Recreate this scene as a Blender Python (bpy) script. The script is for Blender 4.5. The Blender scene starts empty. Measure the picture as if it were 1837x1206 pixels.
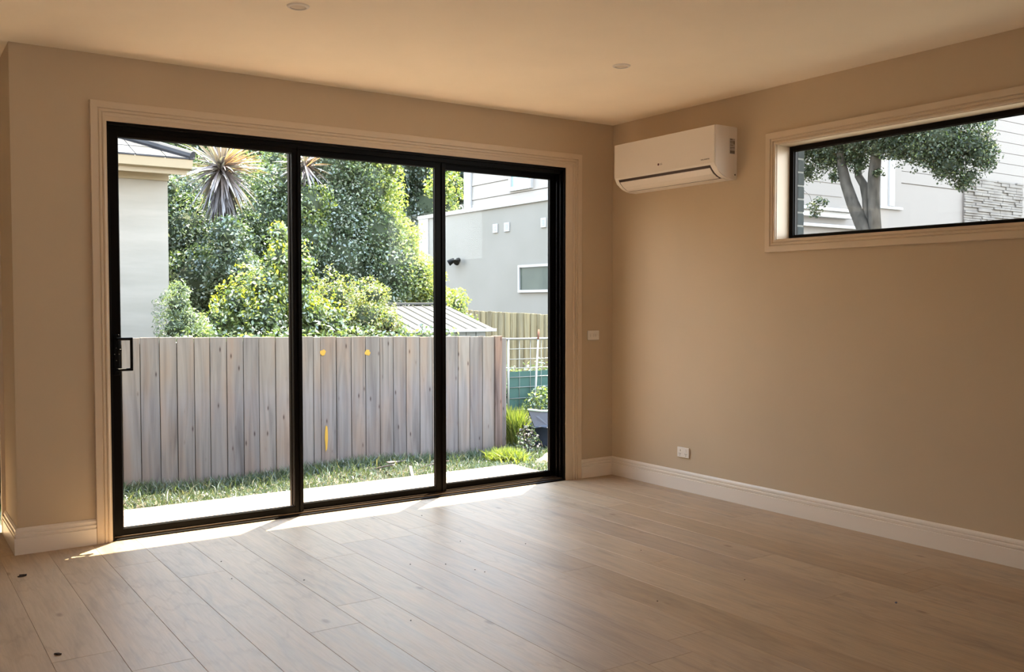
import bpy, bmesh, math, random
import numpy as np
from mathutils import Vector, Matrix

random.seed(7)
rng = np.random.default_rng(11)
SC = bpy.context.scene
COL = SC.collection

# ------------------------------------------------------------------ camera
F, YAW, PITCH, ROLL = 1676.73, 0.6003929, -0.03545098, -0.00067114
CAM = Vector((-4.742272, -5.545896, 1.335334))
fw = Vector((math.sin(YAW) * math.cos(PITCH), math.cos(YAW) * math.cos(PITCH), math.sin(PITCH)))
rt = Vector((math.cos(YAW), -math.sin(YAW), 0))
up = rt.cross(fw)
c_, s_ = math.cos(ROLL), math.sin(ROLL)
rt, up = c_ * rt + s_ * up, -s_ * rt + c_ * up
cam = bpy.data.cameras.new('camera')
cam.sensor_width = 36
cam.lens = F / 1837 * 36
cam.clip_end = 200
camo = bpy.data.objects.new('camera', cam)
COL.objects.link(camo)
camo.matrix_world = Matrix(((rt.x, up.x, -fw.x, CAM.x), (rt.y, up.y, -fw.y, CAM.y), (rt.z, up.z, -fw.z, CAM.z), (0, 0, 0, 1)))
SC.camera = camo

# ------------------------------------------------------------------ light
SC.view_settings.view_transform = 'Standard'
SC.view_settings.look = 'None'
SC.view_settings.exposure = 1.13
SC.view_settings.gamma = 1.0
SC.view_settings.use_curve_mapping = False
SC.cycles.max_bounces = 14
SC.cycles.diffuse_bounces = 8
SC.cycles.transparent_max_bounces = 16
SC.cycles.sample_clamp_indirect = 6.0
SC.cycles.use_denoising = True

w = bpy.data.worlds.new('sky'); SC.world = w; w.use_nodes = True
nt = w.node_tree; nt.nodes.clear()
wo = nt.nodes.new('ShaderNodeOutputWorld'); bg = nt.nodes.new('ShaderNodeBackground')
tc = nt.nodes.new('ShaderNodeTexCoord'); sx = nt.nodes.new('ShaderNodeSeparateXYZ'); rp = nt.nodes.new('ShaderNodeValToRGB')
nt.links.new(tc.outputs['Generated'], sx.inputs[0]); nt.links.new(sx.outputs['Z'], rp.inputs[0])
rp.color_ramp.elements[0].position = 0.0; rp.color_ramp.elements[0].color = (1.0, .985, .955, 1)
rp.color_ramp.elements[1].position = 0.8; rp.color_ramp.elements[1].color = (.58, .74, 1.0, 1)
nt.links.new(rp.outputs[0], bg.inputs[0]); nt.links.new(bg.outputs[0], wo.inputs[0])
bg.inputs[1].default_value = 3.9

SUN_DIR = Vector((.254, .205, .9455))           # towards the sun
sl = bpy.data.lights.new('sun', 'SUN'); sl.energy = 19.0; sl.color = (1, .85, .62); sl.angle = math.radians(.55)
so = bpy.data.objects.new('sun', sl); COL.objects.link(so)
so.rotation_euler = SUN_DIR.to_track_quat('Z', 'Y').to_euler(); so.location = (6, 6, 20)

def area(name, loc, direction, sx_, sy_, energy, color, portal=False):
    l = bpy.data.lights.new(name, 'AREA'); l.shape = 'RECTANGLE'; l.size = sx_; l.size_y = sy_
    l.energy = energy; l.color = color
    if portal: l.cycles.is_portal = True
    o = bpy.data.objects.new(name, l); COL.objects.link(o)
    o.location = loc; o.rotation_euler = Vector(direction).to_track_quat('-Z', 'Z').to_euler()
    return o
area('portal_door', (-2.06, .3, 1.17), (0, -1, 0), 3.2, 2.34, 1, (1, 1, 1), True)
area('portal_window', (.3, -2.79, 2.03), (-1, 0, 0), 2.4, .6, 1, (1, 1, 1), True)
# unseen warm fill light added outside the rear opening to brighten the room
area('rear_fill', (-6.8, -8.75, 1.6), (0, 1, 0), 1.5, 1.2, 12, (1, .62, .30))

# ------------------------------------------------------------------ materials
def mat(name, col, rough=.6, spec=.5, metal=0):
    m = bpy.data.materials.new(name); m.use_nodes = True
    b = m.node_tree.nodes['Principled BSDF']
    b.inputs['Base Color'].default_value = (*col, 1); b.inputs['Roughness'].default_value = rough
    b.inputs['Specular IOR Level'].default_value = spec; b.inputs['Metallic'].default_value = metal
    return m
def nodes(m): return m.node_tree.nodes, m.node_tree.links, m.node_tree.nodes['Principled BSDF']
def noise(N, L, scale, detail=3, vec=None, dist=0.0):
    n = N.new('ShaderNodeTexNoise'); n.inputs['Scale'].default_value = scale; n.inputs['Detail'].default_value = detail
    n.inputs['Distortion'].default_value = dist
    if vec is not None: L.new(vec, n.inputs['Vector'])
    return n
def ramp(N, L, fac, stops):
    r = N.new('ShaderNodeValToRGB'); e = r.color_ramp.elements
    while len(e) < len(stops): e.new(.5)
    for i, (p, c) in enumerate(stops): e[i].position = p; e[i].color = (*c, 1)
    L.new(fac, r.inputs[0]); return r
def mapping(N, L, scale, src='Object', offset=None):
    t = N.new('ShaderNodeTexCoord'); m = N.new('ShaderNodeMapping'); m.inputs['Scale'].default_value = scale
    L.new(t.outputs[src], m.inputs[0])
    if offset is not None: L.new(offset, m.inputs['Location'])
    return m.outputs[0]
def mix(N, L, mode, fac, a, b):
    m = N.new('ShaderNodeMix'); m.data_type = 'RGBA'; m.blend_type = mode
    for i, v in ((0, fac), (6, a), (7, b)):
        if hasattr(v, 'links'): L.new(v, m.inputs[i])
        else: m.inputs[i].default_value = v if i == 0 else (*v, 1)
    return m.outputs[2]
def bump(N, L, b, h, strength, dist=.002):
    n = N.new('ShaderNodeBump'); n.inputs['Strength'].default_value = strength; n.inputs['Distance'].default_value = dist
    L.new(h, n.inputs['Height']); L.new(n.outputs[0], b.inputs['Normal'])
def rnd_vec(N, L, k=30):
    oi = N.new('ShaderNodeObjectInfo'); v = N.new('ShaderNodeVectorMath'); v.operation = 'SCALE'
    cb = N.new('ShaderNodeCombineXYZ')
    for i in range(3): L.new(oi.outputs['Random'], cb.inputs[i])
    L.new(cb.outputs[0], v.inputs[0]); v.inputs['Scale'].default_value = k
    return oi.outputs['Random'], v.outputs[0]

def plaster(name, col, amt=.04):
    m = mat(name, col, .75, .25); N, L, b = nodes(m)
    n = noise(N, L, 2.2, 4, mapping(N, L, (1, 1, 1)))
    r = ramp(N, L, n.outputs[0], [(.3, tuple(x * (1 - amt) for x in col)), (.7, tuple(min(1, x * (1 + amt)) for x in col))])
    L.new(r.outputs[0], b.inputs['Base Color'])
    n2 = noise(N, L, 180, 2, mapping(N, L, (1, 1, 1))); bump(N, L, b, n2.outputs[0], .08, .001)
    return m
M = {}
M['wall'] = plaster('wall_paint', (.59, .475, .335), .02)
M['ceiling'] = plaster('ceiling_paint', (.96, .86, .71), .02)
M['dark_wall'] = mat('dark_unseen_wall', (.16, .10, .06), .5)  # unseen walls made dark to cut light bounced around the room
M['trim'] = mat('trim_gloss_paint', (.68, .56, .42), .38, .5)
M['skirting'] = mat('skirting_gloss_paint', (.84, .77, .68), .34, .5)
M['black'] = mat('dark_anodised_aluminium', (.004, .0026, .002), .42, .12, .0)
M['black2'] = mat('black_handle', (.003, .003, .003), .5, .15)
M['rubber'] = mat('black_gasket', (.01, .01, .011), .5)
M['track'] = mat('brown_track_ridge', (.12, .085, .06), .3, .5, .6)
M['white'] = mat('white_plastic', (.80, .76, .70), .35)
M['acwhite'] = mat('gloss_white_plastic', (.83, .77, .70), .32)
M['acdark'] = mat('dark_gap', (.05, .022, .014), .6)
M['screw'] = mat('bright_screw', (.6, .6, .6), .3, .5, .9)
M['dark_print'] = mat('dark_print', (.16, .13, .11), .5)
M['red_print'] = mat('dark_red_print', (.12, .02, .025), .4)

def oak():
    m = mat('oak_floor', (.5, .38, .26), .42, .60); N, L, b = nodes(m)
    rv, off = rnd_vec(N, L)
    v1 = mapping(N, L, (9, 1.1, 1), 'Object', off)
    n1 = noise(N, L, 1.6, 6, v1, 1.2)
    v2 = mapping(N, L, (60, 4, 1), 'Object', off)
    n2 = noise(N, L, 1.5, 5, v2, .6)
    wv = N.new('ShaderNodeTexWave'); wv.wave_type = 'RINGS'; wv.inputs['Scale'].default_value = 2.2
    wv.inputs['Distortion'].default_value = 7; wv.inputs['Detail'].default_value = 3; wv.inputs['Detail Scale'].default_value = 1.4
    L.new(mapping(N, L, (6, .9, 1), 'Object', off), wv.inputs['Vector'])
    base = ramp(N, L, rv, [(0, (.40, .285, .175)), (.35, (.445, .325, .21)), (.7, (.48, .365, .245)), (1, (.41, .305, .21))])
    g = ramp(N, L, n1.outputs[0], [(.25, (.76, .75, .75)), (.5, (1, 1, 1)), (.75, (1.14, 1.12, 1.09))])
    c = mix(N, L, 'MULTIPLY', 1.0, base.outputs[0], g.outputs[0])
    g2 = ramp(N, L, n2.outputs[0], [(.35, (.9, .88, .85)), (.6, (1.03, 1.03, 1.03))])
    c = mix(N, L, 'MULTIPLY', .8, c, g2.outputs[0])
    g3 = ramp(N, L, wv.outputs['Fac'], [(.0, (.90, .88, .86)), (.22, (1, 1, 1))])
    mk = noise(N, L, 1.1, 2, mapping(N, L, (3, .8, 1), 'Object', off)); mr = ramp(N, L, mk.outputs[0], [(.5, (0, 0, 0)), (.62, (1, 1, 1))])
    c = mix(N, L, 'MULTIPLY', mr.outputs[0], c, g3.outputs[0])
    vo = N.new('ShaderNodeTexVoronoi'); vo.inputs['Scale'].default_value = 1.0
    L.new(mapping(N, L, (5, 2.2, 1), 'Object', off), vo.inputs['Vector'])
    kn = ramp(N, L, vo.outputs['Distance'], [(.035, (.50, .42, .36)), (.09, (1, 1, 1))])
    c = mix(N, L, 'MULTIPLY', .8, c, kn.outputs[0])
    L.new(c, b.inputs['Base Color'])
    rr = N.new('ShaderNodeMapRange'); L.new(n1.outputs[0], rr.inputs[0]); rr.inputs[3].default_value = .36; rr.inputs[4].default_value = .50
    L.new(rr.outputs[0], b.inputs['Roughness'])
    bump(N, L, b, n2.outputs[0], .12, .001)
    return m
M['oak'] = oak()
M['subfloor'] = mat('dark_joint', (.16, .115, .075), .9)

def weathered(name, dark, mid, light, warm, warm_z=None, spots=.9):
    m = mat(name, mid, .85, .2); N, L, b = nodes(m)
    rv, off = rnd_vec(N, L)
    n1 = noise(N, L, 1, 6, mapping(N, L, (15, 15, .9), 'Object', off), 1.0)
    c = ramp(N, L, n1.outputs[0], [(.22, dark), (.42, mid), (.62, light), (.8, mid)]).outputs[0]
    n3 = noise(N, L, 1, 3, mapping(N, L, (6, 6, 1.1), 'Object', off)); wr = ramp(N, L, n3.outputs[0], [(.45, (0, 0, 0)), (.7, (1, 1, 1))])
    c = mix(N, L, 'MIX', wr.outputs[0], c, mix(N, L, 'MULTIPLY', 1, c, warm))
    t = ramp(N, L, rv, [(0, (.84, .83, .85)), (.5, (1, 1, 1)), (1, (1.1, 1.06, 1.0))])
    c = mix(N, L, 'MULTIPLY', 1, c, t.outputs[0])
    vo = N.new('ShaderNodeTexVoronoi'); vo.inputs['Scale'].default_value = 1
    L.new(mapping(N, L, (13, 13, 4.2), 'Object', off), vo.inputs['Vector'])
    kn = ramp(N, L, vo.outputs['Distance'], [(.05, (.22, .18, .18)), (.11, (.85, .8, .78)), (.16, (1, 1, 1))])
    c = mix(N, L, 'MULTIPLY', spots, c, kn.outputs[0])
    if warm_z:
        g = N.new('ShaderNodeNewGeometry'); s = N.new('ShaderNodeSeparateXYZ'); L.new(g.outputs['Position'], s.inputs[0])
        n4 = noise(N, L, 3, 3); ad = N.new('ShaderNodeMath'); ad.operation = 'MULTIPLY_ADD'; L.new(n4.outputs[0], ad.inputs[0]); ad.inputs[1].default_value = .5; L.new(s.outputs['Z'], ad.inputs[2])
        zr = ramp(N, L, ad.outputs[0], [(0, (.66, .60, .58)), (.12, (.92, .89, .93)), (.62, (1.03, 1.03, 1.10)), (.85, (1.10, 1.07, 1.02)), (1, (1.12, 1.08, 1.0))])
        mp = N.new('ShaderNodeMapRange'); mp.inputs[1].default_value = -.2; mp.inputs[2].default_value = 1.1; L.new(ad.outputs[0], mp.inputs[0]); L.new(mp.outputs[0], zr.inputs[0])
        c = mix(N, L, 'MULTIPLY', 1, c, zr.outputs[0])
    L.new(c, b.inputs['Base Color']); bump(N, L, b, n1.outputs[0], .5, .004)
    return m
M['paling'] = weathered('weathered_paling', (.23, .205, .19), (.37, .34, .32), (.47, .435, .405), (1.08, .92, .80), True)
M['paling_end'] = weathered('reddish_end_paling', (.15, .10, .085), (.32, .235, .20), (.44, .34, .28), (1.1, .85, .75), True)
M['tallpal'] = weathered('treated_pine_paling', (.24, .20, .12), (.40, .35, .22), (.56, .51, .35), (1.05, .95, .8))
M['rail'] = weathered('weathered_rail', (.14, .12, .1), (.25, .22, .2), (.33, .3, .27), (1.1, .95, .8))
def deckm():
    m = mat('oiled_deck_timber', (.6, .42, .33), .6, .3); N, L, b = nodes(m); rv, off = rnd_vec(N, L)
    n1 = noise(N, L, 1, 5, mapping(N, L, (1.5, 40, 40), 'Object', off), .5)
    r = ramp(N, L, n1.outputs[0], [(.3, (.50, .34, .25)), (.7, (.68, .50, .40))]); t = ramp(N, L, rv, [(0, (.9, .85, .82)), (1, (1.08, 1.08, 1.08))])
    L.new(mix(N, L, 'MULTIPLY', 1, r.outputs[0], t.outputs[0]), b.inputs['Base Color']); return m
M['deck'] = deckm()
def mottled(name, a, b_, scale, rough=.85, sc=(1, 1, 1), bmp=.2):
    m = mat(name, a, rough, .2); N, L, b = nodes(m)
    n = noise(N, L, scale, 5, mapping(N, L, sc)); r = ramp(N, L, n.outputs[0], [(.35, a), (.65, b_)])
    L.new(r.outputs[0], b.inputs['Base Color'])
    if bmp: bump(N, L, b, n.outputs[0], bmp, .01)
    return m
M['soil'] = mottled('soil_and_litter', (.16, .14, .10), (.30, .27, .21), 9, bmp=.6)
M['mound'] = mottled('sandy_soil', (.42, .30, .20), (.62, .50, .38), 14, bmp=.6)
M['bagged'] = mottled('bagged_cream_brick', (.71, .685, .615), (.81, .78, .705), 1.3, .8, (1, 1, 5), .5)
M['cream'] = mat('cream_fascia', (.80, .68, .47), .5)
M['render'] = mottled('grey_render', (.60, .59, .54), (.66, .645, .60), .8, .8, bmp=0)
M['clad'] = mat('pale_cladding', (.70, .655, .61), .6)
M['clad2'] = mat('cream_cladding', (.83, .76, .69), .6)
M['extwhite'] = mat('white_exterior_paint', (.85, .87, .88), .5)
M['vent'] = mat('vent_grille', (.55, .62, .66), .5)
M['blueglass'] = mat('blue_reflecting_glass', (.25, .42, .47), .15, .6)
M['darkglass'] = mottled('dark_reflecting_glass', (.04, .06, .055), (.09, .12, .10), 1.2, .4, bmp=0)
M['tile'] = mottled('slate_roof_tile', (.13, .14, .17), (.30, .31, .35), 3, .5)
M['zinc'] = mottled('shed_metal', (.50, .50, .47), (.62, .60, .55), 2.5, .45, bmp=0)
M['shedwall'] = mat('pale_blue_shed_metal', (.48, .55, .58), .45)
M['rust'] = mottled('rusty_tip', (.10, .04, .03), (.2, .1, .07), 30)
M['galv'] = mat('galvanised_steel', (.62, .66, .64), .35, .5, .5)
M['bin'] = mat('dark_navy_plastic', (.022, .035, .075), .45)
M['rim'] = mat('pale_green_plastic_rim', (.34, .42, .36), .5)
M['bark'] = mottled('grey_bark', (.10, .095, .08), (.24, .22, .19), 14, .9, (1, 1, .4), .7)
M['brick'] = mottled('blue_grey_brick', (.10, .125, .13), (.17, .20, .205), 20, .8)
M['mortar'] = mat('pale_mortar', (.62, .65, .62), .9)
M['stone'] = mottled('pale_ledge_stone', (.50, .46, .42), (.70, .66, .60), 2.0, .85)
M['stonejoint'] = mat('dark_stone_joint', (.28, .25, .23), .9)  # darker joint colour between the ledge stones
M['yellow'] = mat('yellow_paint_mark', (.85, .48, .05), .7)
M['pave'] = mottled('pale_paving', (.45, .43, .40), (.55, .53, .50), 1.5)
M['leafbit'] = mat('dry_dark_leaf', (.035, .02, .012), .8)
M['bluebit'] = mat('blue_grey_plastic_scrap', (.10, .13, .22), .4)
M['brownleaf'] = mottled('dry_leaf_litter', (.30, .23, .17), (.48, .42, .36), 30)

def glass(name, tint=(.97, .985, .98)):
    m = bpy.data.materials.new(name); m.use_nodes = True; N = m.node_tree.nodes; L = m.node_tree.links; N.clear()
    o = N.new('ShaderNodeOutputMaterial'); t = N.new('ShaderNodeBsdfTransparent'); g = N.new('ShaderNodeBsdfGlossy'); x = N.new('ShaderNodeMixShader')
    f = N.new('ShaderNodeFresnel'); ge = N.new('ShaderNodeNewGeometry'); mr = N.new('ShaderNodeMapRange')
    L.new(ge.outputs['Backfacing'], mr.inputs[0]); mr.inputs[3].default_value = 1.2; mr.inputs[4].default_value = 1 / 1.2
    L.new(mr.outputs[0], f.inputs[0])
    t.inputs[0].default_value = (*tint, 1); g.inputs['Roughness'].default_value = .01
    L.new(f.outputs[0], x.inputs[0]); L.new(t.outputs[0], x.inputs[1]); L.new(g.outputs[0], x.inputs[2]); L.new(x.outputs[0], o.inputs[0])
    return m
M['glass'] = glass('clear_glass')

def leaf(name, stops, trans=.45, rough=.4, gloss=.06):
    m = bpy.data.materials.new(name); m.use_nodes = True; N = m.node_tree.nodes; L = m.node_tree.links; N.clear()
    o = N.new('ShaderNodeOutputMaterial'); d = N.new('ShaderNodeBsdfDiffuse'); t = N.new('ShaderNodeBsdfTranslucent')
    g = N.new('ShaderNodeBsdfGlossy'); g.inputs['Roughness'].default_value = rough; g.inputs[0].default_value = (.9, .95, 1, 1)
    x = N.new('ShaderNodeMixShader'); x.inputs[0].default_value = trans; y = N.new('ShaderNodeMixShader'); y.inputs[0].default_value = gloss
    ge = N.new('ShaderNodeNewGeometry'); r = ramp(N, L, ge.outputs['Random Per Island'], stops)
    L.new(r.outputs[0], d.inputs[0])
    tcx = mix(N, L, 'MULTIPLY', 1, r.outputs[0], (1.25, 1.35, .6)); L.new(tcx, t.inputs[0])
    L.new(d.outputs[0], x.inputs[1]); L.new(t.outputs[0], x.inputs[2]); L.new(x.outputs[0], y.inputs[1]); L.new(g.outputs[0], y.inputs[2]); L.new(y.outputs[0], o.inputs[0])
    return m
M['l_dark'] = leaf('dark_green_leaf', [(0, (.05, .085, .045)), (.5, (.12, .18, .095)), (.85, (.21, .28, .17)), (1, (.46, .50, .40))], .3, .35, .10)
M['l_mid'] = leaf('mid_green_leaf', [(0, (.06, .10, .04)), (.5, (.14, .21, .08)), (.85, (.24, .31, .13)), (1, (.45, .50, .30))], .4)
M['l_lit'] = leaf('yellow_green_leaf', [(0, (.16, .22, .05)), (.5, (.34, .42, .10)), (.85, (.52, .56, .15)), (1, (.66, .62, .22))], .45)
M['l_yel'] = leaf('bright_yellow_new_leaf', [(0, (.40, .46, .04)), (.5, (.66, .68, .06)), (1, (.88, .80, .08))], .45)
M['l_pit'] = leaf('glossy_shrub_leaf', [(0, (.07, .12, .04)), (.5, (.20, .28, .09)), (.85, (.36, .44, .16)), (1, (.62, .66, .42))], .4, .3, .12)
M['l_grey'] = leaf('grey_green_leaf', [(0, (.18, .26, .17)), (.6, (.34, .45, .30)), (1, (.52, .62, .44))], .4)
M['l_creep'] = leaf('creeper_leaf', [(0, (.12, .14, .05)), (.4, (.34, .38, .14)), (.75, (.52, .50, .22)), (1, (.62, .44, .24))], .4)
M['l_shade'] = leaf('deep_shade_leaf', [(0, (.015, .03, .018)), (.6, (.04, .07, .04)), (1, (.10, .15, .09))], .2)
M['l_tree'] = leaf('small_tree_leaf', [(0, (.03, .05, .025)), (.6, (.08, .12, .06)), (.92, (.15, .20, .11)), (1, (.30, .34, .24))], .25, .45, .025)
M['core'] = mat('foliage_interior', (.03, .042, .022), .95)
M['grass'] = leaf('grass_blade', [(0, (.09, .16, .09)), (.5, (.20, .30, .16)), (.8, (.34, .42, .24)), (.9, (.48, .46, .33)), (1, (.56, .50, .38))], .35)
M['weed'] = leaf('bright_weed_leaf', [(0, (.22, .32, .06)), (.5, (.46, .56, .10)), (1, (.66, .70, .18))], .45)
M['cord'] = leaf('cordyline_blade', [(0, (.16, .12, .12)), (1, (.30, .24, .23))], .2, .35, .15)
M['cord_r'] = leaf('reddish_cordyline_blade', [(0, (.34, .17, .13)), (1, (.46, .30, .22))], .35, .35, .12)
M['cord_d'] = leaf('dead_cordyline_blade', [(0, (.05, .04, .04)), (1, (.11, .09, .085))], .1, .5, .05)
M['cord_w'] = leaf('pale_cordyline_blade', [(0, (.52, .46, .44)), (1, (.72, .66, .62))], .2, .3, .15)

# the albedos above were picked by eye from the photograph; outdoor ones are darkened below to offset the strong sun and sky
def scale_albedo(key, k):
    for n in M[key].node_tree.nodes:
        if n.type == 'VALTORGB' and n.outputs[0].is_linked:
            es = n.color_ramp.elements
            if any(max(e.color[:3]) > .62 and key not in DIMALL for e in es): continue
            for e in es: e.color = (e.color[0] * k, e.color[1] * k, e.color[2] * k, 1)
            return
        if n.type == 'BSDF_PRINCIPLED' and not n.inputs['Base Color'].is_linked:
            c = n.inputs['Base Color'].default_value; n.inputs['Base Color'].default_value = (c[0] * k, c[1] * k, c[2] * k, 1)
DIMALL = {'l_dark', 'l_mid', 'l_pit', 'bagged', 'render', 'zinc', 'stone', 'deck', 'soil', 'mound', 'pave', 'brick', 'paling', 'paling_end', 'tallpal', 'rail', 'grass', 'weed', 'l_lit', 'l_yel', 'l_creep', 'l_grey', 'l_shade', 'l_tree', 'cord', 'cord_r', 'cord_w', 'bark', 'tile', 'darkglass'}
for key, k in dict(bagged=.35, render=.315, cream=.34, clad=.35, clad2=.15, extwhite=.34, vent=.36, tile=.13, darkglass=.6, galv=.35, stone=.24, stonejoint=.45, zinc=.13, shedwall=.35, mortar=.38, brick=.5, soil=.33, mound=.4, rail=.36,
                   paling=.42, paling_end=.40, tallpal=.46, grass=.36, weed=.42, yellow=.5, brownleaf=.33, l_dark=.66, l_mid=.78, l_lit=.66, l_pit=.62, l_yel=.6, l_creep=.56, l_grey=.52, l_shade=.7, l_tree=.36, cord=.7, cord_r=.75, cord_w=.6, bin=.45, bark=.28, deck=.72).items(): scale_albedo(key, k)

# ------------------------------------------------------------------ helpers
def link(name, me, m=None, parent=None, **props):
    o = bpy.data.objects.new(name, me); COL.objects.link(o)
    if m is not None and hasattr(me, 'materials') and len(me.materials) == 0: me.materials.append(m)
    if parent is not None: o.parent = parent
    for k, v in props.items(): o[k] = v
    return o
def bobj(name, bm, m=None, parent=None, smooth=False, **props):
    me = bpy.data.meshes.new(name); bmesh.ops.recalc_face_normals(bm, faces=bm.faces[:])
    bm.to_mesh(me); bm.free()
    if smooth: me.polygons.foreach_set('use_smooth', [True] * len(me.polygons))
    return link(name, me, m, parent, **props)
def thing(name, label, cat, loc=(0, 0, 0), group=None, rot=(0, 0, 0)):
    o = bpy.data.objects.new(name, None); COL.objects.link(o); o.location = loc; o.rotation_euler = rot
    o.empty_display_size = .1
    o['label'] = label; o['category'] = cat
    if group: o['group'] = group
    return o
def tag(o, label, cat, group=None):
    o['label'] = label; o['category'] = cat
    if group: o['group'] = group
    return o
def struct_empty(name, loc=(0, 0, 0)):
    o = bpy.data.objects.new(name, None); COL.objects.link(o); o.location = loc; o['kind'] = 'structure'; return o
def box(bm, x0, x1, y0, y1, z0, z1, bev=0.0, mi=0):
    vs = [bm.verts.new((x, y, z)) for x in (x0, x1) for y in (y0, y1) for z in (z0, z1)]
    fs = [bm.faces.new([vs[i] for i in f]) for f in ((0, 1, 3, 2), (4, 6, 7, 5), (0, 4, 5, 1), (2, 3, 7, 6), (0, 2, 6, 4), (1, 5, 7, 3))]
    for f in fs: f.material_index = mi
    if bev > 0:
        es = list({e for f in fs for e in f.edges})
        bmesh.ops.bevel(bm, geom=es, offset=bev, segments=1, affect='EDGES')
    return fs
def B(name, x0, x1, y0, y1, z0, z1, m, parent=None, bev=0.0, **props):
    """A box object whose local origin is the parent's origin (coordinates are local to the parent)."""
    bm = bmesh.new(); box(bm, x0, x1, y0, y1, z0, z1, bev); return bobj(name, bm, m, parent, **props)
def cyl(bm, p0, p1, r0, r1=None, n=10, caps=True):
    r1 = r0 if r1 is None else r1
    p0 = Vector(p0); p1 = Vector(p1); d = (p1 - p0).normalized()
    a = d.orthogonal().normalized(); b = d.cross(a)
    R0 = [bm.verts.new(p0 + r0 * (math.cos(2 * math.pi * i / n) * a + math.sin(2 * math.pi * i / n) * b)) for i in range(n)]
    R1 = [bm.verts.new(p1 + r1 * (math.cos(2 * math.pi * i / n) * a + math.sin(2 * math.pi * i / n) * b)) for i in range(n)]
    for i in range(n): bm.faces.new([R0[i], R0[(i + 1) % n], R1[(i + 1) % n], R1[i]])
    if caps: bm.faces.new(R0[::-1]); bm.faces.new(R1)
def tube(bm, pts, rs, n=8):
    """A bent tube through pts with radius per point, rings kept parallel."""
    pts = [Vector(p) for p in pts]; rings = []
    ref = None
    for i, p in enumerate(pts):
        d = (pts[min(i + 1, len(pts) - 1)] - pts[max(i - 1, 0)]).normalized()
        a = d.orthogonal().normalized() if ref is None else (ref - ref.dot(d) * d).normalized()
        ref = a; b = d.cross(a); r = rs[i] if hasattr(rs, '__len__') else rs
        rings.append([bm.verts.new(p + r * (math.cos(2 * math.pi * k / n) * a + math.sin(2 * math.pi * k / n) * b)) for k in range(n)])
    for A, C in zip(rings, rings[1:]):
        for k in range(n): bm.faces.new([A[k], A[(k + 1) % n], C[(k + 1) % n], C[k]])
    bm.faces.new(rings[0][::-1]); bm.faces.new(rings[-1])
def extrude_profile(bm, prof, fn, a, b):
    """prof: closed list of (u, v); fn(u, v, t) -> point; extruded from t=a to t=b."""
    A = [bm.verts.new(fn(u, v, a)) for u, v in prof]; C = [bm.verts.new(fn(u, v, b)) for u, v in prof]
    n = len(prof)
    for i in range(n): bm.faces.new([A[i], A[(i + 1) % n], C[(i + 1) % n], C[i]])
    bm.faces.new(A[::-1]); bm.faces.new(C)
def wall_with_holes(bm, axis, a0, a1, z0, z1, t0, t1, holes):
    """Wall slab along axis ('x' or 'y'), thickness t0..t1, rectangular holes (h0,h1,hz0,hz1)."""
    xs = sorted({a0, a1, *[h for q in holes for h in q[:2]]}); zs = sorted({z0, z1, *[h for q in holes for h in q[2:]]})
    for i in range(len(xs) - 1):
        for j in range(len(zs) - 1):
            cx = (xs[i] + xs[i + 1]) / 2; cz = (zs[j] + zs[j + 1]) / 2
            if any(h[0] < cx < h[1] and h[2] < cz < h[3] for h in holes): continue
            if axis == 'x': box(bm, xs[i], xs[i + 1], t0, t1, zs[j], zs[j + 1])
            else: box(bm, t0, t1, xs[i], xs[i + 1], zs[j], zs[j + 1])
    bmesh.ops.remove_doubles(bm, verts=bm.verts[:], dist=1e-5)
    # drop the doubled inner faces left between neighbouring cells
    seen = {}
    for f in bm.faces: seen.setdefault(tuple(sorted(v.index for v in f.verts)), []).append(f)
    bm.verts.index_update()
    seen = {}
    for f in list(bm.faces): seen.setdefault(tuple(sorted(v.index for v in f.verts)), []).append(f)
    dead = [f for fs in seen.values() if len(fs) > 1 for f in fs]
    if dead: bmesh.ops.delete(bm, geom=dead, context='FACES_ONLY')

# ------------------------------------------------------------------ room shell
CH = 2.70
XL, YB, YF = -8.4, -8.5, 3.0          # left wall, rear wall, far wall of the left bay
WX = -4.127                            # wing wall face
DX0, DX1, DZ = -3.655, -.461, 2.34     # sliding door frame
WY0, WY1, WZ0, WZ1 = -3.985, -1.586, 1.733, 2.334   # small window opening

floor = struct_empty('floor')
B('floor_base', XL, 0, YB, .0, -.08, -.012, M['subfloor'], floor)
B('floor_base', XL, WX, 0, YF, -.08, -.012, M['subfloor'], floor)
PW = .2268
def plank(x0, x1, y0, y1):
    g = .0004
    bm = bmesh.new()
    w_, l_ = x1 - x0 - 2 * g, y1 - y0 - 2 * g
    box(bm, -w_ / 2, w_ / 2, -l_ / 2, l_ / 2, -.012, 0.0)
    top = [e for e in bm.edges if all(abs(v.co.z) < 1e-6 for v in e.verts)]
    bmesh.ops.bevel(bm, geom=top, offset=.0009, segments=1, affect='EDGES')
    o = bobj('plank', bm, M['oak'], floor); o.location = ((x0 + x1) / 2, (y0 + y1) / 2, 0)
known = {0: [-.55], 3: [-1.75], 4: [-1.0], 2: [-2.0]}
for k in range(-21, 18):
    x0 = -3.764 + PW * k; x1 = min(x0 + PW, 0.0)
    if x0 > -.01 or x1 < XL: continue
    x0 = max(x0, XL)
    y1_ = YF if x1 < WX else 0.0
    y = y1_
    js = []
    first = known.get(k, [y1_ - random.uniform(.4, 2.1)])[0]
    js.append(first)
    while js[-1] - 2.2 > YB + .3: js.append(js[-1] - 2.2 + random.choice((0, 0, .35)))
    js.append(YB)
    top = y1_
    for j in js:
        plank(x0, x1, j, top); top = j
    if x0 < WX < x1: plank(x0, WX, 0, YF)

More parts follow.
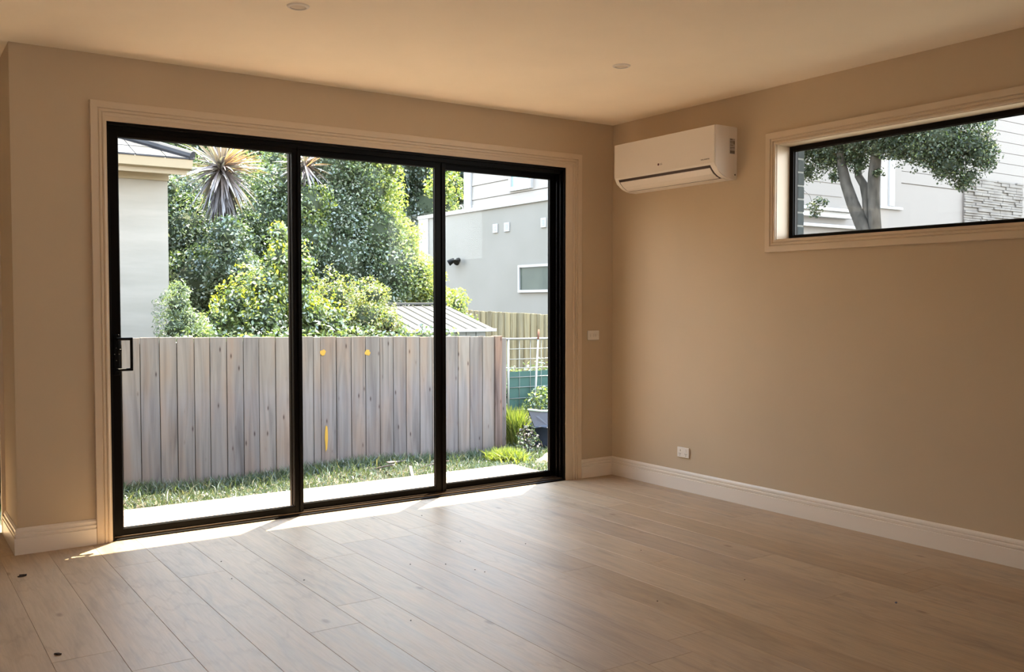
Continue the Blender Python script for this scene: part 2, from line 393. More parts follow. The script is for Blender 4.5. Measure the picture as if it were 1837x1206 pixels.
bm = bmesh.new(); wall_with_holes(bm, 'x', WX, .27, -.1, CH + .1, 0, .25, [(-3.664, -.400, -.1, 2.349)])
bobj('wall_back', bm, M['wall'], kind='structure')
bm = bmesh.new(); wall_with_holes(bm, 'y', YB - .25, .25, -.1, CH + .1, 0, .17, [(WY0, WY1, WZ0, WZ1)])
wall_right = bobj('wall_right', bm, M['wall'], kind='structure')
bm = bmesh.new(); wall_with_holes(bm, 'y', .25, YF + .2, -.1, CH + .1, WX, -3.88, [(.60, 2.7, -.1, 2.34)])
bobj('wall_wing', bm, M['wall'], kind='structure')
bm = bmesh.new(); wall_with_holes(bm, 'y', YB - .2, YF + .2, -.1, CH + .1, XL - .2, XL, [])
bobj('wall_left', bm, M['dark_wall'], kind='structure')
B('wall_front', XL, WX, YF, YF + .2, -.1, CH + .1, M['wall'], kind='structure')
bm = bmesh.new(); wall_with_holes(bm, 'x', XL, .0, -.1, CH + .1, YB - .2, YB, [(-7.6, -6.0, .95, 2.25)])  # rear opening added for the fill light
bobj('wall_rear', bm, M['dark_wall'], kind='structure')
bm = bmesh.new(); box(bm, XL - .2, .17, YB - .2, .25, CH, CH + .12); box(bm, XL - .2, -3.88, .25, YF + .2, CH, CH + .12)
bobj('ceiling', bm, M['ceiling'], kind='structure')

B('added_eave', .17, .85, YB, .20, 2.62, 2.74, M['extwhite'], kind='structure')  # unseen eave added over the small window to cut its sky light
# skirting: double-groove profile (height, projection)
SK = [(0, 0), (0, .018), (.088, .018), (.090, .011), (.096, .011), (.099, .017), (.109, .017), (.113, .009), (.118, .009), (.121, .0135), (.131, .012), (.140, .004), (.141, 0)]
def skirt(name, fn, a, b):
    bm = bmesh.new(); extrude_profile(bm, SK, fn, a, b); return bobj(name, bm, M['skirting'], kind='structure')
skirt('baseboard_back', lambda u, v, t: (t, -v, u), -.316, -.001)
skirt('baseboard_left_of_door', lambda u, v, t: (WX - v if t < -4 else t, -v, u), WX - .018, -3.741)
bpy.data.objects['baseboard_left_of_door'].name = 'baseboard_front'
skirt('baseboard_right', lambda u, v, t: (-v, t, u), YB, 0)
skirt('baseboard_wing', lambda u, v, t: (WX - v, -v if t < 0 else t, u), -.018, .525)
skirt('baseboard_left', lambda u, v, t: (XL + v, t, u), YB, YF)

# architraves: (distance out from the opening, projection)
AP = [(0, .0), (0, .012), (.004, .016), (.012, .016), (.016, .010), (.019, .010), (.022, .017), (.031, .018), (.034, .013), (.037, .013), (.040, .020), (.074, .021), (.077, .018), (.077, 0)]
def architrave(name, fn, a0, a1, z0, z1, full, parent=None, k=1.0):
    """fn(a, z, d) -> point. full=True: four sides; else three with legs to the floor."""
    bm = bmesh.new(); loops = []
    for o_, d in AP:
        o_ *= k
        if full: cs = [(a0 - o_, z0 - o_), (a0 - o_, z1 + o_), (a1 + o_, z1 + o_), (a1 + o_, z0 - o_)]
        else: cs = [(a0 - o_, z0), (a0 - o_, z1 + o_), (a1 + o_, z1 + o_), (a1 + o_, z0)]
        loops.append([bm.verts.new(fn(a, z, d)) for a, z in cs])
    for A, C in zip(loops, loops[1:]):
        for i in range(4 if full else 3): bm.faces.new([A[i], A[(i + 1) % 4], C[(i + 1) % 4], C[i]])
    return bobj(name, bm, M['trim'], parent, kind='structure')
architrave('trim_1', lambda a, z, d: (a, -d, z), -3.664, -.390 + 0, 0.0, 2.372, False) if False else None
architrave('trim_1', lambda a, z, d: (a, -d, z), -3.664, -.395, 0.0, 2.368, False)
# timber lining between the architrave and the black frame
bm = bmesh.new()
box(bm, -3.664, -3.655, -.006, .12, 0, 2.34); box(bm, -.460, -.395, -.006, .0, 0, 2.349); 
box(bm, -3.664, -.4605, -.006, .12, 2.3405, 2.349); box(bm, -3.664, -.395, -.006, -.0, 2.3495, 2.368)
bobj('trim_2', bm, M['trim'], kind='structure')
architrave('trim_3', lambda a, z, d: (-d, a, z), WY0, WY1, WZ0, WZ1, True)
bm = bmesh.new(); t_ = .012
box(bm, 0, .13, WY0, WY1, WZ0, WZ0 + .0); bm.clear()
box(bm, -.002, .125, WY1 - .004, WY1 + .004, WZ0, WZ1); box(bm, -.002, .125, WY0 - .004, WY0 + .004, WZ0, WZ1)
box(bm, -.002, .125, WY0, WY1, WZ0 - .004, WZ0 + .004); box(bm, -.002, .125, WY0, WY1, WZ1 - .004, WZ1 + .004)
bobj('trim_4', bm, M['trim'], kind='structure')
architrave('trim_5', lambda a, z, d: (WX - d, a, z), .60, 2.7, 0.0, 2.34, False)

# ------------------------------------------------------------------ sliding door
door = struct_empty('door_1')
bm = bmesh.new()
for x0, x1 in ((DX0, -3.643), (-.473, DX1)): box(bm, x0, x1, .002, .17, 0, DZ, .001)
box(bm, DX0, DX1, .002, .17, 2.322, DZ, .001)
for x0, x1 in ((-3.664, -3.650), (-.412, -.400)): box(bm, x0, x1, .17, .256, 0, DZ)
box(bm, -3.664, -.400, .17, .256, 2.335, 2.349); box(bm, -.4605, -.400, .003, .17, 0, 2.349)
# head and jamb track fins
for y in (.026, .070, .114, .158):
    box(bm, DX0, DX1, y - .002, y + .003, 2.296, 2.325); box(bm, -.492, -.47, y - .002, y + .003, 0.01, 2.325)
bobj('frame', bm, M['black'], door, label='dark bronze outer frame with stepped tracks')
bm = bmesh.new(); box(bm, DX0, DX1, -.004, .20, -.02, .010, .002)
bobj('sill', bm, M['black'], door)
for y in (.024, .069, .114):
    B('track_rail', DX0 + .01, DX1 - .01, y - .003, y + .003, .010, .020, M['track'], door, .001, label='brown metal track ridge on the sill')
def panel(x0, x1, y0, y1, gl, gr, top=2.266, bot=.058, ptop=2.318, pbot=.014):
    """stile edges x0..gl and gr..x1, glass between."""
    p = bpy.data.objects.new('sliding_panel', None); COL.objects.link(p); p.parent = door
    B('stile', x0, gl, y0, y1, pbot, ptop, M['black'], p, .0015); B('stile', gr, x1, y0, y1, pbot, ptop, M['black'], p, .0015)
    B('top_rail', gl - .002, gr + .002, y0 + .001, y1 - .001, top, ptop, M['black'], p, .0015)
    B('bottom_rail', gl - .002, gr + .002, y0 + .001, y1 - .001, pbot, bot, M['black'], p, .0015)
    ym = (y0 + y1) / 2
    B('glass_pane', gl - .01, gr + .01, ym - .003, ym + .003, bot - .01, top + .01, M['glass'], p)
    bm = bmesh.new()
    for yy in (y0 + .006, y1 - .010):
        box(bm, gl - .001, gl + .004, yy, yy + .005, bot, top); box(bm, gr - .004, gr + .001, yy, yy + .005, bot, top)
        box(bm, gl, gr, yy, yy + .005, bot, bot + .004); box(bm, gl, gr, yy, yy + .005, top - .004, top)
    bobj('gasket', bm, M['rubber'], p)
    return p
p1 = panel(-3.645, -2.518, .030, .064, -3.592, -2.572)
p2 = panel(-2.578, -1.450, .075, .108, -2.512, -1.530)
p3 = panel(-1.500, -.470, .120, .152, -1.428, -.512)
# raised interlock fins on the meeting stiles
B('interlock', -2.545, -2.534, .020, .030, .02, 2.31, M['black'], p1, .001); B('interlock', -1.485, -1.474, .066, .075, .02, 2.31, M['black'], p2, .001)
# D handle and lock plate on the left stile of panel 1
bm = bmesh.new(); box(bm, -3.630, -3.600, .020, .030, .93, 1.16, .002)
hp = bobj('lock_plate', bm, M['black2'], p1)
bm = bmesh.new()
hx0, hx1, hz0, hz1, hy = -3.605, -3.535, .955, 1.142, -.004
bar = .015
box(bm, hx0 - .012, hx1, hy - .012, hy + .012, hz1 - bar, hz1, .003); box(bm, hx0 - .012, hx1, hy - .012, hy + .012, hz0, hz0 + bar, .003)
box(bm, hx1 - .013, hx1, hy - .012, hy + .012, hz0, hz1, .004)
for z in (hz0 + bar / 2, hz1 - bar / 2): box(bm, hx0 - .012, hx0 + .004, hy, .024, z - .007, z + .007)
bobj('door_handle', bm, M['black2'], p1)
bm = bmesh.new(); box(bm, -3.603, -3.589, .012, .021, 1.062, 1.078, .003); bobj('lock_lever', bm, M['black2'], p1)
for x, z in ((-3.617, 1.084), (-3.617, 1.014), (-3.602, 1.049), (-3.626, 1.049)):
    bm = bmesh.new(); cyl(bm, (x, .021, z), (x, .0175, z), .003, .0025, 10); bobj('screw', bm, M['screw'], p1)
# wing door (only its edge shows)
d2 = struct_empty('door_2')
bm = bmesh.new()
for y0, y1 in ((.60, .65), (1.62, 1.69), (2.65, 2.70)): box(bm, -4.06, -3.98, y0, y1, 0, 2.34)
box(bm, -4.06, -3.98, .6, 2.7, 2.27, 2.34); box(bm, -4.06, -3.98, .6, 2.7, 0, .05)
bobj('frame', bm, M['black'], d2); B('glass_pane', -4.023, -4.017, .64, 2.66, .04, 2.28, M['glass'], d2)

# ------------------------------------------------------------------ small window
win = struct_empty('window_1')
bm = bmesh.new(); f0, f1 = .118, .165
box(bm, f0, f1, WY1 - .034, WY1 - .003, WZ0 + .004, WZ1 - .004, .0015); box(bm, f0, f1, WY0 + .003, WY0 + .034, WZ0 + .004, WZ1 - .004, .0015)
box(bm, f0, f1, WY0 + .034, WY1 - .034, WZ1 - .034, WZ1 - .004, .0015); box(bm, f0, f1, WY0 + .034, WY1 - .034, WZ0 + .004, WZ0 + .030, .0015)
bobj('window_frame', bm, M['black'], win)
B('glass_pane', .138, .144, WY0 + .03, WY1 - .03, WZ0 + .025, WZ1 - .03, M['glass'], win)
bm = bmesh.new()
box(bm, .132, .137, WY1 - .040, WY1 - .033, WZ0 + .03, WZ1 - .034); box(bm, .132, .137, WY0 + .034, WY1 - .034, WZ1 - .040, WZ1 - .033); box(bm, .132, .137, WY0 + .034, WY1 - .034, WZ0 + .029, WZ0 + .035)
bobj('gasket', bm, M['rubber'], win)
# brick edge of the outer skin beside the window
B('mortar_bed', .171, .229, -1.612, -1.30, 1.50, 2.60, M['mortar'], wall_right)
for i in range(13):
    o = B('brick', .170 + random.uniform(-.001, .001), .234, -.115, .115, -.037, .037, M['brick'], wall_right, .003)
    o.location = (0, -1.615 + .115 + random.uniform(-.001, .001), 1.53 + i * .0855)
B('window_sill', .17, .30, WY0 - .05, WY1 + .02, WZ0 - .06, WZ0 - .01, M['mortar'], win, .003)
rw = struct_empty('added_window')  # unseen window frame added in the rear opening made for the fill light
bm = bmesh.new()
for x in (-7.6, -6.82, -6.05): box(bm, x, x + .05, YB - .12, YB - .06, .95, 2.25)
box(bm, -7.6, -6.0, YB - .12, YB - .06, .95, 1.0); box(bm, -7.6, -6.0, YB - .12, YB - .06, 2.2, 2.25)
bobj('window_frame', bm, M['black'], rw)

# ------------------------------------------------------------------ air conditioner
ac = thing('air_conditioner', 'white wall split-system air conditioner with curved underside, beside the small window', 'air conditioner', (0, -.7575, 2.15))
PR = [(0, 0), (.055, .0), (.095, .006), (.130, .018), (.160, .036), (.185, .060), (.200, .080), (.206, .092), (.206, .325), (.202, .337), (.190, .344), (0, .345)]
hw = .4975
bm = bmesh.new(); extrude_profile(bm, PR, lambda u, v, t: (-u, t, v), -hw, hw)
es = [e for e in bm.edges if abs(e.verts[0].co.y) > hw - 1e-4 and abs(e.verts[1].co.y - e.verts[0].co.y) < 1e-5 and not (e.verts[0].co.x > -.001 and e.verts[1].co.x > -.001)]
bmesh.ops.bevel(bm, geom=es, offset=.005, segments=2, affect='EDGES')
bobj('body', bm, M['acwhite'], ac)
B('front_panel', -.2105, -.204, -hw + .001, hw - .001, .094, .341, M['acwhite'], ac, .003)
def arc_strip(name, pts, y0, y1, off, m, th=.003):
    bm = bmesh.new(); P = []
    for i, (u, v) in enumerate(pts):
        a = Vector(pts[max(i - 1, 0)]); b = Vector(pts[min(i + 1, len(pts) - 1)]); d = (b - a).normalized(); n = Vector((d.y, -d.x))
        P.append((Vector((u, v)) + n * off, Vector((u, v)) + n * (off - th)))
    prof = [p[0] for p in P] + [p[1] for p in P[::-1]]
    extrude_profile(bm, [(p.x, p.y) for p in prof], lambda u, v, t: (-u, t, v), y0, y1)
    return bobj(name, bm, m, ac)
full = [(.060, .0005), (.095, .006), (.130, .018), (.160, .036), (.185, .060), (.202, .085)]
arc_strip('air_slot', full, -hw + .045, hw - .04, .0012, M['acdark'])
arc_strip('louver', [(.108, .010),  (.130, .018), (.160, .036), (.180, .055), (.1915, .069)], -hw + .056, hw - .05, .0045, M['acwhite'])
arc_strip('lower_lip', [(.052, -.0005), (.060, .0005), (.080, .0035), (.098, .0068)], -hw + .03, hw - .03, .0035, M['acwhite'])
# maker's mark: a small round emblem and two letters; small lettering at the right
bm = bmesh.new(); cyl(bm, (-.2105, .028, .146), (-.2118, .028, .146), .0085, .008, 20); bobj('logo_emblem', bm, M['red_print'], ac, label='small dark round emblem')
def text(name, s, size, loc, rot, m, parent, ext=.0004):
    cu = bpy.data.curves.new(name, 'FONT'); cu.body = s; cu.size = size; cu.extrude = ext; cu.materials.append(m)
    tmp = bpy.data.objects.new('tmp', cu); COL.objects.link(tmp); dg = bpy.context.evaluated_depsgraph_get()
    me = bpy.data.meshes.new_from_object(tmp.evaluated_get(dg)); bpy.data.objects.remove(tmp)
    me.materials.clear(); o = link(name, me, m, parent); o.location = loc; o.rotation_euler = rot
    return o
text('lettering', 'LG', .018, (-.2112, .012, .140), (math.pi / 2, 0, -math.pi / 2), M['dark_print'], ac)
text('lettering', 'DUAL INVERTER', .0105, (-.2112, -hw + .122, .122), (math.pi / 2, 0, -math.pi / 2), M['dark_print'], ac)
# sticker on the end cap
st = B('sticker', -.070, -.022, -hw - .0012, -hw + .0005, .165, .265, mat('sticker_grey', (.46, .43, .41), .5), ac, label='grey printed rating sticker')
for i, (a, b_, z0, z1) in enumerate([(-.068, -.045, .255, .262), (-.068, -.030, .243, .248), (-.068, -.036, .234, .238), (-.034, -.024, .228, .250), (-.068, -.040, .220, .224), (-.068, -.024, .204, .208), (-.068, -.05, .196, .199), (-.068, -.024, .168, .186)]):
    B('sticker_print', a, b_, -hw - .0018, -hw - .001, z0, z1, M['dark_print'], st)
bm = bmesh.new(); cyl(bm, (-.018, -hw - .001, .03), (-.018, -hw + .001, .03), .0055, .0055, 12); bobj('drain_plug', bm, M['acdark'], ac)

# ------------------------------------------------------------------ switch and socket
sw = thing('light_switch', 'white three-gang light switch plate on the wall between door and room corner', 'light switch', (-.195, 0, 1.087))
B('plate', -.057, .057, -.008, 0, -.037, .037, M['white'], sw, .003)
for x in (-.025, .0, .025): B('rocker', x - .006, x + .006, -.012, -.007, -.010, .010, M['white'], sw, .0015)
po = thing('power_outlet', 'white double power point low on the right wall above the skirting', 'power outlet', (0, -.782, .272))
B('plate', -.011, 0, -.058, .058, -.036, .036, M['white'], po, .003)
for y in (-.029, .029):
    B('rocker', -.015, -.010, y - .006, y + .006, .006, .022, M['white'], po, .0015)
    bm = bmesh.new()
    for dy, dz, a in ((-.006, -.010, .5), (.006, -.010, -.5), (0, -.022, 0)):
        fs = box(bm, -.0116, -.0105, y + dy - .0014, y + dy + .0014, dz - .0045, dz + .0045)
        bmesh.ops.rotate(bm, cent=(0, y + dy, dz), matrix=Matrix.Rotation(a, 3, 'X'), verts=list({v for f in fs for v in f.verts}))
    bobj('socket_slots', bm, M['acdark'], po)

# ------------------------------------------------------------------ downlights
def downlight(x, y, label):
    t = thing('downlight', label, 'ceiling light', (x, y, CH), 'recessed ceiling downlights')
    bm = bmesh.new(); n = 32
    prof = [(.036, 0), (.036, -.006), (.041, -.0085), (.050, -.004), (.052, 0)]
    rings = [[bm.verts.new((r * math.cos(2 * math.pi * i / n), r * math.sin(2 * math.pi * i / n), z)) for i in range(n)] for r, z in prof]
    for A, C in zip(rings, rings[1:]):
        for i in range(n): bm.faces.new([A[i], A[(i + 1) % n], C[(i + 1) % n], C[i]])
    bobj('ring', bm, M['white'], t, True)
    bm = bmesh.new(); cyl(bm, (0, 0, 0), (0, 0, -.004), .036, .036, 32); bobj('diffuser', bm, mat('frosted_diffuser', (.66, .58, .48), .5), t)
downlight(-3.096, -1.403, 'round white downlight in the ceiling near the top edge, toward the left')
downlight(-1.151, -1.419, 'round white downlight in the ceiling nearer the air conditioner')

# ------------------------------------------------------------------ small debris on the floor
def crumb(name, label, cat, x, y, sx_, sy_, h, rot, m, group=None, seed=0):
    r = random.Random(seed); bm = bmesh.new(); n = 9; pts = []
    for i in range(n):
        a = 2 * math.pi * i / n; k = r.uniform(.55, 1)
        pts.append(bm.verts.new((sx_ * k * math.cos(a), sy_ * k * math.sin(a), r.uniform(.2, .9) * h)))
    c0 = bm.verts.new((0, 0, h)); c1 = bm.verts.new((0, 0, 0))
    low = [bm.verts.new((v.co.x * .9, v.co.y * .9, .0002)) for v in pts]
    for i in range(n):
        bm.faces.new([c0, pts[i], pts[(i + 1) % n]]); bm.faces.new([pts[i], low[i], low[(i + 1) % n], pts[(i + 1) % n]]); bm.faces.new([low[i], c1, low[(i + 1) % n]])
    o = bobj(name, bm, m, None); o.location = (x, y, 0); o.rotation_euler = (0, 0, rot); return tag(o, label, cat, group)
crumb('dead_leaf', 'larger crumpled dark leaf on the floor near the left wall corner', 'leaf', -4.159, -.456, .030, .018, .010, .1, M['leafbit'], seed=1)
crumb('dead_leaf', 'small dark curled leaf on the floor near the bottom left corner', 'leaf', -4.187, -1.677, .019, .008, .008, -.8, M['leafbit'], seed=2)
crumb('plastic_scrap', 'tiny blue-grey plastic scrap lying on the floor at the right', 'scrap', -1.011, -3.117, .012, .007, .006, .4, M['bluebit'], seed=3)
SPK = [(-1.347, -1.817), (-1.92, -.42), (-2.35, -1.45), (-2.28, -1.62), (-2.26, -1.68), (-2.50, -1.35), (-2.05, -1.1), (-1.87, -2.5), (-2.9, -2.1), (-3.33, -1.08), (-3.28, -.75), (-1.3, -2.5), (-3.05, -1.3), (-1.78, -1.35)]
for i, (x, y) in enumerate(SPK):
    crumb('grit_speck', 'tiny dark speck of grit on the oak floor', 'speck', x, y, .0045, .004, .003, i, M['leafbit'], 'grit specks on the floor', seed=10 + i)

# ------------------------------------------------------------------ foliage machinery
def quads(name, V, mats, mi=None, parent=None, **props):
    n = len(V); me = bpy.data.meshes.new(name)
    me.vertices.add(n * 4); me.vertices.foreach_set('co', V.reshape(-1).astype(np.float32))
    me.loops.add(n * 4); me.loops.foreach_set('vertex_index', np.arange(n * 4, dtype=np.int32))
    me.polygons.add(n); me.polygons.foreach_set('loop_start', np.arange(0, n * 4, 4, dtype=np.int32)); me.polygons.foreach_set('loop_total', np.full(n, 4, dtype=np.int32))
    for m in mats: me.materials.append(m)
    if mi is not None: me.polygons.foreach_set('material_index', mi.astype(np.int32))
    me.update(calc_edges=True); me.validate()
    return link(name, me, None, parent, **props)
def unit(v): return v / np.maximum(np.linalg.norm(v, axis=1, keepdims=True), 1e-9)
def leaf_quads(P, Nn, size, aspect=.5):
    n = len(P); L = size * rng.uniform(.6, 1.3, n)[:, None]
    t = unit(np.cross(Nn, rng.normal(size=(n, 3)))); b = unit(np.cross(Nn, t))
    V = np.empty((n, 4, 3)); V[:, 0] = P - t * L * .5; V[:, 1] = P + b * L * aspect * .5 + Nn * L * .12; V[:, 2] = P + t * L * .5; V[:, 3] = P - b * L * aspect * .5 + Nn * L * .12
    return V
def lump(d, seed, k=2.6):
    r = np.random.default_rng(seed); s = np.zeros(len(d))
    for _ in range(7):
        w_ = r.normal(size=3) * k; s += np.sin(d @ w_ + r.uniform(0, 6.28))
    return s / 7
def blob_points(c, r, n, seed, thick=.35, squash=(1, 1, 1), rough=.55):
    d = unit(rng.normal(size=(n, 3))); k = 1 + rough * lump(d, seed) + rough * .6 * lump(d, seed + 1, 7)
    s = (1 - thick * rng.uniform(0, 1, n) ** 1.6) * k
    P = np.array(c) + d * (s * r)[:, None] * np.array(squash)
    Nn = unit(d * .6 + rng.normal(size=(n, 3)) * .75 + np.array([0, 0, .35]))
    return P, Nn, d, s
def icos(bm, c, r, seed, k=.72, squash=(1, 1, 1)):
    res = bmesh.ops.create_icosphere(bm, subdivisions=2, radius=1)
    rr = random.Random(seed)
    for v in res['verts']:
        v.co = Vector((c[0] + v.co.x * r * k * squash[0] * rr.uniform(.85, 1.1), c[1] + v.co.y * r * k * squash[1] * rr.uniform(.85, 1.1), c[2] + v.co.z * r * k * squash[2] * rr.uniform(.85, 1.1)))
def plant(name, label, cat, blobs, loc, leafsize, dens, mats, pick, trunks=(), aspect=.5, core=.66, group=None, dy=0.25, thick=.35, rough=.55, rscale=1.12, axis=1):
    """pick(d, s, P) -> material index per leaf."""
    t = thing(name, label, cat, loc, group); loc = np.array(loc)
    Vs, Ms = [], []; bmc = bmesh.new()
    for i, (x, y, z, r) in enumerate(blobs):
        rad = r * rscale
        off = random.uniform(-dy, dy) * r
        c = (x + (off if axis == 0 else 0), y + (off if axis == 1 else 0), z)
        n = int(dens * rad * rad * 4 * 3.14)
        P, Nn, d, s = blob_points(c, rad, n, hash((name, i)) % 9999 if False else i * 37 + len(blobs), thick, rough=rough)
        Vs.append(leaf_quads(P - loc, Nn, leafsize, aspect)); Ms.append(pick(d, s, P))
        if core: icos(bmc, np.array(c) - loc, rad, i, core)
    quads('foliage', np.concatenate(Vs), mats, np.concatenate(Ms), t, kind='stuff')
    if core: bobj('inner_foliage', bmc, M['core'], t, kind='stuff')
    else: bmc.free()
    for pts, rs in trunks:
        bm = bmesh.new(); tube(bm, [tuple(np.array(p) - loc) for p in pts], rs, 9); bobj('trunk', bm, M['bark'], t, True)
    return t
def by_prob(*probs):
    cum = np.cumsum(probs)
    return lambda d, s, P: np.searchsorted(cum, rng.uniform(0, cum[-1] - 1e-6, len(d)))

# ------------------------------------------------------------------ outside: ground and deck
def gz(x, y):
    if y < 1.2: return -.34
    return -.36 + .03 * math.sin(x * 2.3) * math.cos(y * 3.1) - max(0, y - 4) * .035 + (-.0)
bm = bmesh.new(); NX, NY = 60, 60
xs = np.concatenate([np.linspace(-14, -4, 8), np.linspace(-3.8, 3, 40), np.linspace(3.4, 26, 12)]); ys = np.concatenate([np.linspace(-14, .0, 8), np.linspace(.25, 4.5, 34), np.linspace(5, 30, 14)])
G = [[bm.verts.new((x, y, gz(x, y) + (random.uniform(-.012, .012) if .3 < y < 4.5 else 0))) for y in ys] for x in xs]
for i in range(len(xs) - 1):
    for j in range(len(ys) - 1):
        bm.faces.new([G[i][j], G[i + 1][j], G[i + 1][j + 1], G[i][j + 1]])
bobj('ground', bm, M['soil'], smooth=True, kind='structure')

deck = thing('deck', 'sunlit timber deck strip outside the glass doors, boards running along the wall', 'deck', (0, .25, -.04))
for i in range(8):
    yb = .006 + i * .0915
    B('board', -3.87, -.275, yb, yb + .087, -.022, .0, M['deck'], deck, .003)
B('edge_board', -3.87, -.26, .006 + 8 * .0915 - .002, .006 + 8 * .0915 + .020, -.14, -.002, M['deck'], deck, .002)
B('edge_board', -.272, -.250, .006, .006 + 8 * .0915 + .018, -.14, -.002, M['deck'], deck, .002)
for x in (-3.6, -2.4, -1.2, -.4): B('joist', x, x + .045, .006, .73, -.12, -.023, M['rail'], deck)

# ------------------------------------------------------------------ near paling fence
fence = thing('paling_fence', 'weathered grey timber paling fence in front of the glass doors', 'fence', (0, 3.2, -.36))
seams = [-2.776, -2.609, -2.457, -2.302, -2.159, -2.003, -1.844, -1.692, -1.527, -1.38, -1.14, -1.062, -.895, -.733, -.575, -.411, -.256, -.105, .058, .209, .371, .533, .683, .848, 1.007]
x = seams[0]
while x > -4.9: x -= .156; seams.insert(0, x)
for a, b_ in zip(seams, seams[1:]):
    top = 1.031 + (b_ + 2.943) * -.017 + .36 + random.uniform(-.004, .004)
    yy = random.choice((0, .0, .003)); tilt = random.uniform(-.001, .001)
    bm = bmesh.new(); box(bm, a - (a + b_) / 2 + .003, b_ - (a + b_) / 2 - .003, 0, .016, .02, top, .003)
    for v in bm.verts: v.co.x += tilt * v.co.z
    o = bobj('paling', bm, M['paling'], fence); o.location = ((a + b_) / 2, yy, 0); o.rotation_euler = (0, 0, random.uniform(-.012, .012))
o = B('end_post', -.045, .045, -.02, .08, .0, 1.325, M['paling_end'], fence, .003, label='reddish brown end post of the fence'); o.location = (1.055, 0, 0)
o = B('end_post_edge', -.036, .036, .0, .10, .0, 1.30, M['paling'], fence, .003); o.location = (1.145, .02, 0)
for b_ in seams[1:-1]:
    o = B('back_paling', -.035, .035, .0205, .032, .02, 1.33, M['rail'], fence); o.location = (b_, 0, 0)
for z in (.30, 1.12): B('rail', -4.9, 1.05, .033, .06, z, z + .075, M['rail'], fence, .002)
for x in (-4.5, -2.4, -.3): B('post', x, x + .1, .062, .14, 0, 1.3, M['rail'], fence, .003)
def splat(x, z, rx, rz, seed, m):
    r = random.Random(seed); bm = bmesh.new(); n = 14
    c = bm.verts.new((0, -.0016, 0)); P = [bm.verts.new((rx * r.uniform(.6, 1) * math.cos(6.283 * i / n), -.0012, rz * r.uniform(.6, 1) * math.sin(6.283 * i / n))) for i in range(n)]
    Q = [bm.verts.new((p.co.x, .001, p.co.z)) for p in P]
    for i in range(n): bm.faces.new([c, P[i], P[(i + 1) % n]]); bm.faces.new([P[i], Q[i], Q[(i + 1) % n], P[(i + 1) % n]])
    o = bobj('paint_mark', bm, m, fence, label='yellow paint mark'); o.location = (x, -.001, z + .36)
splat(-1.039, .84, .040, .038, 1, M['yellow']); splat(-.552, .825, .036, .040, 2, M['yellow']); splat(-1.010, -.03, .020, .17, 5, M['yellow'])

# ------------------------------------------------------------------ grass
def blades(n, fx, fy, h0, h1, width, base, lean=.5, seed=0):
    x = fx(n); y = fy(n); z = np.array([gz(a, b) for a, b in zip(x, y)]) - .01
    P = np.stack([x, y, z], 1); a = rng.uniform(0, 6.283, n); h = rng.uniform(h0, h1, n)
    side = np.stack([np.cos(a), np.sin(a), 0 * a], 1); ln = rng.normal(size=(n, 3)) * lean; ln[:, 2] = 1; ln = unit(ln)
    tip = P + ln * h[:, None]; mid = P + unit(ln * np.array([.4, .4, 1])) * (h * .55)[:, None]
    V = np.empty((n, 4, 3)); V[:, 0] = P; V[:, 1] = mid + side * width; V[:, 2] = tip; V[:, 3] = mid - side * width
    return V
gx = lambda n: rng.uniform(-4.2, 1.6, n)
gy = lambda n: 1.0 + 2.3 * rng.uniform(0, 1, n) ** .8
V = np.concatenate([blades(42000, gx, gy, .03, .10, .004, 0, .9), blades(9000, gx, lambda n: 3.19 - np.abs(rng.normal(0, .16, n)), .06, .17, .004, 0, .6)])
o = quads('grass', V, [M['grass']], kind='stuff'); tag(o, 'short rough grass growing between the deck and the fence', 'grass')
# dry sticks and bark bits in the grass
n = 900; X = rng.uniform(-3.6, 1.3, n); Y = 1.2 + 1.9 * rng.uniform(0, 1, n); P = np.stack([X, Y, np.array([gz(a, b) for a, b in zip(X, Y)]) + .02], 1)
o = quads('leaf_litter', leaf_quads(P, unit(rng.normal(size=(n, 3)) + np.array([0, 0, 1.5])), .055, .4), [M['brownleaf']], kind='stuff'); tag(o, 'dry fallen leaves scattered through the grass by the fence', 'leaf litter')
for i, (x, y, l_, a) in enumerate([(-.62, 2.75, .28, 2.1), (-.35, 2.95, .34, .5), (-.05, 2.7, .30, 2.4), (-.45, 2.45, .25, 1.2), (.1, 2.95, .22, .2)]):
    bm = bmesh.new(); box(bm, -l_ / 2, l_ / 2, -.016, .016, 0, .012, .002); o = bobj('bark_strip', bm, M['paling'], None)
    o.location = (x, y, gz(x, y) + .05); o.rotation_euler = (.2, random.uniform(-.4, .4), a)
    tag(o, ['short grey bark strip in the grass, leftmost by the fence', 'long grey bark strip in the grass right at the fence foot', 'grey bark strip in the grass nearest the middle door stile', 'grey bark strip in the grass closest to the deck', 'small grey bark strip in the grass, rightmost by the fence'][i], 'bark', 'bark strips in the grass')
V = np.concatenate([blades(5200, lambda n: 1.28 + np.abs(rng.normal(0, .07, n)), lambda n: rng.uniform(3.15, 4.2, n), .15, .55, .008, 0, .2),
                    blades(2600, lambda n: rng.normal(.80, .06, n), lambda n: rng.normal(2.65, .12, n), .05, .2, .009, 0, .6)])
o = quads('tall_grass', V, [M['weed']], kind='stuff'); tag(o, 'tall bright yellow-green grass past the end of the fence', 'grass')
V = np.concatenate([blades(6500, lambda n: rng.uniform(1.0, 3.0, n), lambda n: rng.uniform(2.5, 3.0, n), .04, .15, .005, 0, .7)])
o = quads('grass_tufts', V, [M['grass']], kind='stuff'); tag(o, 'rough green grass tufts in front of the dark plastic tub', 'grass')

